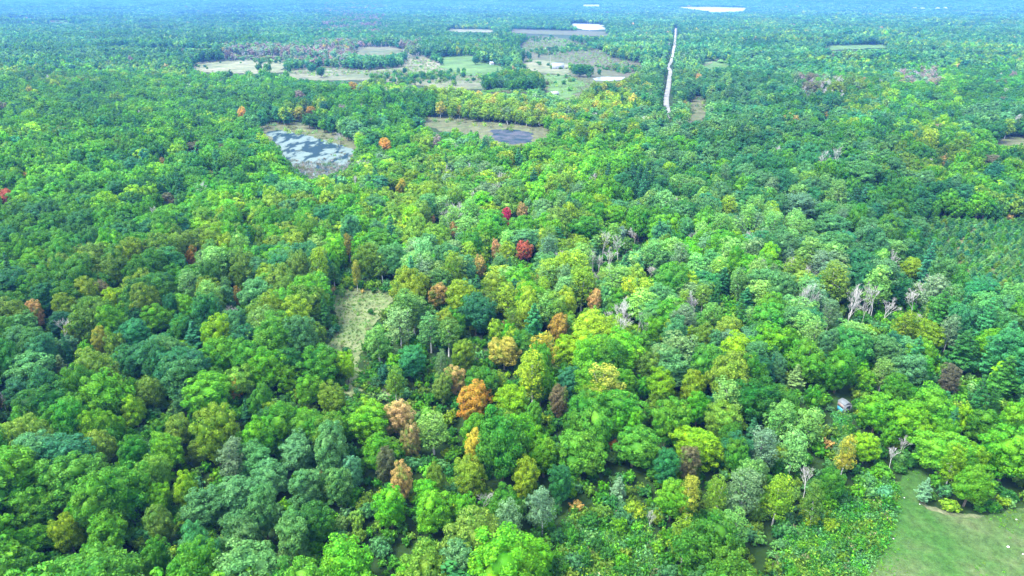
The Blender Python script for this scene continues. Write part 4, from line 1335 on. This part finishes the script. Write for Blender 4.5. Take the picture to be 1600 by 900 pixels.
sheet('meadow', [(1074, 154), (1092, 146), (1108, 158), (1104, 192), (1080, 190)], M_PSHORE, .3)
sheet('yard', [(1094, 97), (1112, 95), (1145, 101), (1145, 110), (1100, 112)], M_FIELD, .5)
sheet('driveway', [(1100, 101), (1104, 100), (1112, 97), (1114, 98), (1107, 102), (1101, 104)], M_TAN, .8)
sheet('marsh', [(1545, 216), (1600, 213), (1660, 216), (1660, 228), (1550, 228)], M_PSHORE, .3)
# ground with weeds and the soil strip round the lawn
M_WEEDG = ground_mat('weedy_ground', [(.3, (.035, .06, .015)), (.5, (.07, .09, .03)), (.7, (.14, .11, .06))], .3, [(.3, (.04, .08, .02)), (.7, (.12, .10, .05))], 3, .5)
for s_ in SCRUB: sheet('scrubland', s_, M_WEEDG, .015)
sheet('bare_ground', [(1436, 772), (1448, 789), (1490, 802), (1540, 805), (1530, 810), (1490, 808), (1450, 796), (1435, 784)], M_SOIL, .045, grow=1.0)
sheet('plantation_ground', PLANTATION, M_WEEDG, .1)

# the road
pts = [ground_at(u, v) for u, v in ROAD]
pts = np.array(pts, float)
dense = []
for k in range(len(pts) - 1):
    p0 = pts[max(k - 1, 0)]; p1 = pts[k]; p2 = pts[k + 1]; p3 = pts[min(k + 2, len(pts) - 1)]
    for t in np.linspace(0, 1, 14, endpoint=False):
        dense.append(.5 * ((2 * p1) + (p2 - p0) * t + (2 * p0 - 5 * p1 + 4 * p2 - p3) * t * t + (3 * p1 - p0 - 3 * p2 + p3) * t ** 3))
dense = np.array(dense)
DENSE_ROAD = dense


def _off_road(x, y):
    d = np.full(len(x), 1e9)
    for p, q in DENSE_ROAD: d = np.minimum(d, np.hypot(x - p, y - q))
    return (d > 3.6) & (d < 9)


tg = np.gradient(dense, axis=0); tg /= np.linalg.norm(tg, axis=1)[:, None]
nr = np.stack([-tg[:, 1], tg[:, 0]], 1)
rows = []
for off, up in ((-2.4, .25), (-1.9, .75), (0, .85), (1.9, .75), (2.4, .25)):
    q = dense + nr * off
    rows.append(np.stack([q[:, 0], q[:, 1], hgt(dense[:, 0], dense[:, 1]) + up], 1))
Vr = np.stack(rows, 1).reshape(-1, 3); k5 = 5
i_, j_ = np.meshgrid(np.arange(len(dense) - 1), np.arange(4), indexing='ij')
Fr = np.stack([i_ * k5 + j_, (i_ + 1) * k5 + j_, (i_ + 1) * k5 + j_ + 1, i_ * k5 + j_ + 1], 2).reshape(-1, 4)
link('road', make_mesh('road', [(Vr, Fr, 0)], [M_GRAVEL]), 'structure')

# ------------------------------------------------------------------ weeds and grass


def weed_form(r, n=80, w=1.0, h=.8, leaf=.095, long=1.5):
    P = np.stack([r.normal(0, w * .3, n), r.normal(0, w * .3, n), np.abs(r.normal(0, .45, n)) * h], 1)
    v = sph(n, r); v[:, 2] = np.abs(v[:, 2]) + .4
    L = leaves(P, v, leaf, r, long, .5)
    return make_mesh('weed_form', [(L[0], L[1], 0)], [M_WEED])


def grass_form(r, n=26, h=.45):
    P0 = np.stack([r.normal(0, .22, n), r.normal(0, .22, n), np.zeros(n)], 1)
    d = np.stack([r.normal(0, .25, n), r.normal(0, .25, n), r.uniform(.6, 1, n)], 1) * h
    s = r.normal(0, 1, (n, 3)) * .03; s[:, 2] = 0
    q = np.stack([P0 - s, P0 + s, P0 + d + s * .3, P0 + d - s * .3], 1).reshape(-1, 3)
    return make_mesh('grass_form', [(q, np.arange(4 * n).reshape(-1, 4), 0)], [M_WEED])


wf_ = [weed_form(np.random.default_rng(900 + k)) for k in range(4)]
gf_ = [grass_form(np.random.default_rng(950 + k)) for k in range(4)]


def scatter(name, polys, spacing, forms, palette, probs, size, label, cat, d=(60, 300), seedy=11, extra=None):
    r = np.random.default_rng(seedy)
    x, y = grid_points(d[0], d[1], spacing, .5, 1.2, r)
    z = hgt(x, y)
    u, v, _ = project(x, y, z)
    ok = np.zeros(len(x), bool)
    for p in polys: ok |= inpoly(u, v, p)
    if extra is not None: ok &= extra(x, y, u, v, r)
    x, y, z = x[ok], y[ok], z[ok]
    n_ = len(x)
    # neighbours tend to share a colour
    c = [PAL[k] for k in palette]
    f = (.5 + .25 * np.sin(x * .35 + 1.3 * np.sin(y * .28)) + .25 * np.sin(y * .45 + x * .2) + r.normal(0, .22, n_))
    cum = np.cumsum(probs) / np.sum(probs)
    ii = np.searchsorted(cum, np.clip(f, 0, .999)); T = np.array([c[k] for k in ii]); T[:, :3] *= np.exp(r.normal(0, .25, (n_, 1))); T[:, 3] *= .4
    s = r.uniform(size[0], size[1], n_)
    return point_cloud_object(name, np.stack([x, y, z], 1), np.stack([0 * x, 0 * x, r.uniform(0, 6.28, n_)], 1), np.stack([s, s, s * r.uniform(.7, 1.3, n_)], 1), T, np.zeros(n_, int), forms, [], label, cat)


scatter('weed_cover', SCRUB + [[(1304, 650), (1328, 648), (1328, 700), (1306, 700)]], .62, wf_, ['olive green', 'mid green', 'dark green', 'brown', 'grey green', 'dark green', 'mid green', 'yellow green', 'mid green', 'bright green', 'grey green'], [2, 3, 2, .4, 2, 2, 2, .7, 1, 1.3, 1], (.7, 1.9), 'tangled waist high weeds in green, rust and silver below the wood', 'weeds')
scatter('meadow_grass', [OPEN['meadow'], OPEN['grassy_gap'], OPEN['trail'], [(500, 540), (580, 500), (600, 600), (560, 610)]], .8, gf_ + wf_[:1], ['pale green', 'mid green', 'brown', 'olive green', 'silver green'], [2, 1.5, 1, 1, 1], (.4, 1.1), 'tall dry meadow grass in the clearing', 'grass', (150, 320), 11, lambda x, y, u, v, r: r.random(len(x)) < .55)


def edge(x, y, u, v, r):
    return (r.random(len(x)) < .5)


scatter('lawn_grass', [OPEN['lawn']], .5, wf_[:2], ['mid green', 'bright green', 'olive green'], [2, 2, 1], (.18, .4), 'tufts of longer grass and clover left on the mown lawn', 'grass', (60, 160), 5, lambda x, y, u, v, r: (np.sin(x * .31 + 2 * np.sin(y * .17)) + np.sin(y * .23 + x * .1) + r.normal(0, .5, len(x)) > 1.5) | (inpoly(u, v, [(1385, 845), (1345, 905), (1290, 1000), (1310, 1000), (1362, 905), (1402, 840), (1412, 770), (1400, 765)]) & (r.random(len(x)) < .6)))
scatter('field_bushes', [OPEN['dry_field'], OPEN['marsh'], OPEN['wet_meadow'], OPEN['yard'], OPEN['tan_field'], [(600, 108), (700, 112), (762, 122), (762, 138), (660, 138), (560, 122)]], 6.5, KINDS['shrub']['mid'], ['blue green', 'mid green', 'dark green', 'olive green', 'brown', 'pale green'], [2, 2, 2, 2, 1, 1], (.9, 2.3),
        'scattered bushes and saplings on the marsh and rough pasture', 'bushes', (560, 1900), 17, lambda x, y, u, v, r: (np.sin(x * .021 + 2 * np.sin(y * .013)) + np.sin(y * .017 - x * .008) + r.normal(0, .7, len(x)) > 1.25))
scatter('road_verge', [[(u - 5, v) for u, v in ROAD] + [(u + 5, v) for u, v in ROAD[::-1]]], 2.6, wf_ + KINDS['shrub']['far'][:1], ['mid green', 'olive green', 'pale green', 'brown'], [2, 2, 1, 1], (.5, .9), 'grassy verges on both sides of the gravel road', 'verge', (450, 1600), 19,
        lambda x, y, u, v, r: _off_road(x, y))
scatter('pond_reeds', [[(456, 250), (474, 254), (498, 250), (512, 240), (528, 238), (548, 240), (556, 262), (530, 286), (480, 289), (452, 270)]], 1.7, gf_, ['grey', 'mauve', 'silver green', 'brown'], [3, 1.5, 1, .6], (1.6, 3.6), 'grey dead reeds and stems in the lower part of the pond', 'reeds', (230, 480), 6, lambda x, y, u, v, r: r.random(len(x)) < np.clip((v - 244) / 26, .12, .8))
scatter('marsh_sedge', [OPEN['pond_marsh'], OPEN['second_marsh'], OPEN['marsh'], OPEN['wet_meadow'], OPEN['brown_clearing'], OPEN['dry_field']], 4.5, wf_, ['olive green', 'brown', 'yellow green', 'grey green', 'pale green'], [2, 2, 1, 1, 1], (1.4, 3.6), 'sedge and low scrub on the marshes and rough fields', 'sedge', (330, 1900), 8,
        lambda x, y, u, v, r: r.random(len(x)) < .35)

# ------------------------------------------------------------------ buildings and small things
M_WHITE = paint('white_boards', (.26, .29, .32), .6)
M_GREYR = paint('grey_metal_roof', (.22, .25, .28), .45)
M_SHEDW = paint('weathered_white_boards', (.15, .17, .19), .7)
M_OLDR = paint('old_felt_roof', (.10, .12, .13), .8)
M_DARKW = paint('dark_glass', (.02, .03, .05), .15)
M_BROWN = paint('brown_boards', (.20, .15, .13), .8)
M_TEAL = paint('teal_tarpaulin', (.03, .22, .30), .5)
M_POLE = paint('weathered_pole', (.34, .31, .27), .9)
M_STONE = paint('pale_stone', (.42, .42, .40), .9)
M_RED = paint('barn_boards', (.34, .30, .28), .8)


def box_vf(x0, x1, y0, y1, z0, z1):
    v = np.array([(x, y, z) for z in (z0, z1) for y in (y0, y1) for x in (x0, x1)], float)
    f = np.array([(0, 2, 3, 1), (4, 5, 7, 6), (0, 1, 5, 4), (2, 6, 7, 3), (0, 4, 6, 2), (1, 3, 7, 5)])
    return v, f


def part(name, boxes, m, root):
    v, f = join([box_vf(*b) for b in boxes])
    return link(name, make_mesh(name, [(v, f, 0)], [m]), parent=root)


def gable(name, x0, x1, y0, y1, z0, z1, over, th, m, root, along='x'):
    """two roof slabs that meet at a ridge"""
    out = []
    for s in (-1, 1):
        if along == 'x':
            ym = (y0 + y1) / 2; ye = (y0 - over) if s < 0 else (y1 + over)
            ze = z0 - over * (z1 - z0) / ((y1 - y0) / 2)
            q = [(x0 - over, ym, z1), (x1 + over, ym, z1), (x1 + over, ye, ze), (x0 - over, ye, ze)]
        else:
            xm = (x0 + x1) / 2; xe = (x0 - over) if s < 0 else (x1 + over)
            ze = z0 - over * (z1 - z0) / ((x1 - x0) / 2)
            q = [(xm, y0 - over, z1), (xm, y1 + over, z1), (xe, y1 + over, ze), (xe, y0 - over, ze)]
        v = np.array(q + [(a, b, c + th) for a, b, c in q], float)
        f = np.array([(0, 1, 2, 3), (7, 6, 5, 4), (0, 4, 5, 1), (1, 5, 6, 2), (2, 6, 7, 3), (3, 7, 4, 0)])
        out.append(link(name, make_mesh(name, [(v, f, 0)], [m]), parent=root))
    return out


def gable_wall(x0, x1, y0, y1, z0, z1, zr, m, root, along='x'):
    v, f = box_vf(x0, x1, y0, y1, z0, z1)
    if along == 'x':
        ym = (y0 + y1) / 2
        v = np.concatenate([v, [(x0, ym, zr), (x1, ym, zr)]])
        tris = np.array([(4, 8, 6), (5, 7, 9)])
    else:
        xm = (x0 + x1) / 2
        v = np.concatenate([v, [(xm, y0, zr), (xm, y1, zr)]])
        tris = np.array([(4, 5, 8), (6, 9, 7)])
    return link('wall', make_mesh('wall', [(v, f, 0), (v, tris, 0)], [m]), parent=root)


def thing(name, label, cat, u, v, rz=0, group=None, dz=0):
    gx, gy = ground_at(u, v)
    o = bpy.data.objects.new(name, None); COL.objects.link(o)
    o.location = (float(gx), float(gy), float(hgt(gx, gy)) + dz); o.rotation_euler = (0, 0, rz)
    o['label'] = label; o['category'] = cat
    if group: o['group'] = group
    return o


# shed in the wood: walls facing the camera left and right, blue tarpaulin, small windows
sh = thing('shed', 'small weathered white shed with blue tarpaulin front between the trees', 'shed', 1317, 643, math.radians(14)); sh.scale = (.85, .85, .85)
gable_wall(-1.15, 1.15, -1.25, 1.25, 0, 2.95, 3.5, M_SHEDW, sh, 'y')
gable('roof', -1.15, 1.15, -1.25, 1.25, 3.0, 3.56, .10, .06, M_OLDR, sh, 'y')
part('tarpaulin', [(-1.19, -1.153, -1.1, 1.05, .1, 1.55)], M_TEAL, sh)
part('shutter', [(-1.20, -1.153, -1.12, 1.1, 1.7, 2.65)], M_BROWN, sh)
for zz, hh in ((1.85, .75), (.6, .85)):
    f = part('window', [(-.35, .85, -1.31, -1.253, zz, zz + hh)], M_SHEDW, sh)
    p_ = link('pane', make_mesh('pane', [(*box_vf(-.28, .78, -1.325, -1.312, zz + .06, zz + hh - .06), 0)], [M_DARKW]), parent=f)
part('corner_board', [(-1.21, -1.09, -1.32, -1.26, 0, 2.9), (1.09, 1.21, -1.32, -1.26, 0, 2.9)], M_SHEDW, sh)
dk = thing('wooden_pallet', 'grey wooden pallet lying on the path in front of the shed', 'pallet', 1319, 650, math.radians(38))
for k in range(6): part('board', [(-.75 + k * .26, -.75 + k * .26 + .17, -.6, .6, .12, .16)], M_BROWN, dk)
part('bearer', [(-.75, .72, -.6, -.5, 0, .12), (-.75, .72, .5, .6, 0, .12)], M_BROWN, dk)


def house(name, label, cat, u, v, L, B, eave, ridge, rz, wm, rm, group=None, wins=3, dz=.3):
    h = thing(name, label, cat, u, v, rz, group, dz)
    gable_wall(-L / 2, L / 2, -B / 2, B / 2, -1.2, eave, ridge, wm, h)
    gable('roof', -L / 2, L / 2, -B / 2, B / 2, eave + .05, ridge + .12, .5, .15, rm, h)
    for k in range(wins):
        x = -L / 2 + (k + .5) * L / wins
        if k == wins // 2 and wins > 1:
            part('door', [(x - .55, x + .55, -B / 2 - .06, -B / 2 - .003, 0, 2.1)], M_BROWN, h)
        else:
            w_ = part('window', [(x - .65, x + .65, -B / 2 - .06, -B / 2 - .003, 1.0, 2.2)], M_WHITE, h)
            link('pane', make_mesh('pane', [(*box_vf(x - .55, x + .55, -B / 2 - .08, -B / 2 - .062, 1.1, 2.1), 0)], [M_DARKW]), parent=w_)
    return h


house('farmhouse', 'white farmhouse with grey roof beside the marsh and a dark tree', 'house', 871, 108, 15, 9, 4.2, 7.2, .2, M_WHITE, M_GREYR, wins=5)
house('barn', 'long low grey barn right of the green field', 'barn', 782, 101, 22, 9, 3.2, 5.6, -.1, M_RED, M_GREYR, wins=5)
house('outbuilding', 'small lilac grey outbuilding at the left end of the long barn', 'outbuilding', 770, 101.5, 8, 6, 2.6, 4.2, .3, M_WHITE, M_GREYR, wins=2)
house('farm_shed', 'grey shed at the right end of the long barn', 'shed', 800, 101.5, 11, 7, 2.8, 4.4, .1, M_RED, M_GREYR, wins=3)
house('house', 'pale house half hidden by trees behind the green field', 'house', 762, 86, 14, 9, 4.0, 6.8, .3, M_WHITE, M_GREYR, wins=4)
house('cottage', 'pinkish white cottage below the half hidden house', 'cottage', 770, 93, 9, 7, 3.0, 5.0, -.2, M_WHITE, M_GREYR, wins=3)
house('cabin', 'white cabin at the right of the yellow trees by the wet meadow', 'cabin', 866, 150, 7, 5, 2.4, 3.9, .5, M_WHITE, M_GREYR, wins=3)
house('bungalow', 'white bungalow among the trees right of the road', 'bungalow', 1172, 91, 14, 8, 3.0, 5.2, .1, M_WHITE, M_WHITE, wins=4)
house('far_house', 'single white house far off in the right hand wood', 'house', 1485, 65, 16, 10, 4.5, 7, 0, M_WHITE, M_WHITE, wins=4)
for k, (u, v, lab) in enumerate(((1428, 17, 'leftmost of the tiny white houses near the horizon at right'), (1440, 17.5, 'second of the tiny white houses near the horizon at right'), (1464, 17, 'pair side white house right of the gap near the horizon'), (1476, 16.5, 'rightmost of the tiny white houses near the horizon'))):
    house('distant_house', lab, 'house', u, v, 26, 16, 13, 18, .2 * k, M_WHITE, M_WHITE, 'tiny houses near the horizon', wins=3)


def pole(u, v, lab, h=10.5):
    p = thing('utility_pole', lab, 'utility pole', u, v, .25, 'utility poles in the marsh')
    V_, F_ = tube((0, 0, -.5), (0, 0, h), .2, .14, 8)
    link('post', make_mesh('post', [(V_, F_, 0)], [M_POLE]), parent=p)
    part('crossarm', [(-1.3, 1.3, -.3, -.16, h - 1.1, h - .92)], M_POLE, p)
    for x in (-1.1, 0, 1.1): part('insulator', [(x - .07, x + .07, -.29, -.17, h - .92, h - .68)], M_WHITE, p)


pole(860, 97, 'pale utility pole left of the white farmhouse')
pole(887.5, 101, 'pale utility pole right behind the white farmhouse')
pole(983.5, 112, 'pale utility pole alone at the right side of the marsh')
pole(836, 92, 'pale utility pole beside the small conifer in the marsh')
pole(323, 96, 'tall pale utility pole at the left end of the tan field')
pole(314, 94, 'pale utility pole just left of the tall one by the tan field')


def rock(u, v, s, lab):
    r = np.random.default_rng(int(u * 7 + v))
    gx, gy = ground_at(u, v)
    import bmesh
    bm = bmesh.new(); bmesh.ops.create_icosphere(bm, subdivisions=2, radius=1)
    for q in bm.verts:
        q.co *= 1 + .16 * math.sin(q.co.x * 4 + u) * math.cos(q.co.y * 5 + v) + r.uniform(-.06, .06)
        q.co.z *= .6
    me = bpy.data.meshes.new('rock'); bm.to_mesh(me); bm.free(); me.materials.append(M_STONE)
    o = link('rock', me, None, lab, 'rock', group='pale rocks at the lawn', loc=(float(gx), float(gy), s * .3))
    o.scale = (s, s * .8, s)


rock(1575, 855, .26, 'larger white rock lying on the mown lawn')
rock(1588, 812, .16, 'smaller white rock in the upper right of the lawn')
rock(1598, 866, .15, 'white rock at the right edge of the photo on the lawn')
for k, (u, v, lab) in enumerate(((1396, 842, 'pale stone at the weed edge halfway down the lawn'), (1385, 846, 'pale stone left of the one halfway down the lawn edge'), (1374, 870, 'lowest pale stone on the left edge of the lawn'), (1413, 778, 'flat pale stone near the mouth of the lawn'), (1437, 788, 'pale stone on the bare soil under the lawn edge trees'))):
    rock(u, v, .13, lab)

# ------------------------------------------------------------------ air
hm, hnt, hout = mat('blue_haze')
pv = N(hnt, 'ShaderNodeVolumePrincipled')
pv.inputs['Color'].default_value = (.085, .26, .80, 1)
pv.inputs['Density'].default_value = .00011
pv.inputs['Anisotropy'].default_value = .1
hnt.links.new(pv.outputs[0], hout.inputs['Volume'])
hv, hf = box_vf(-15500, 15500, -15500, 15500, -75, 101)
hz = link('haze', make_mesh('haze', [(hv, hf, 0)], [hm]), 'stuff', 'thin blue haze lying over the whole forest', 'haze')
print('trees', NT, 'single', made, 'labels', len(used_labels))
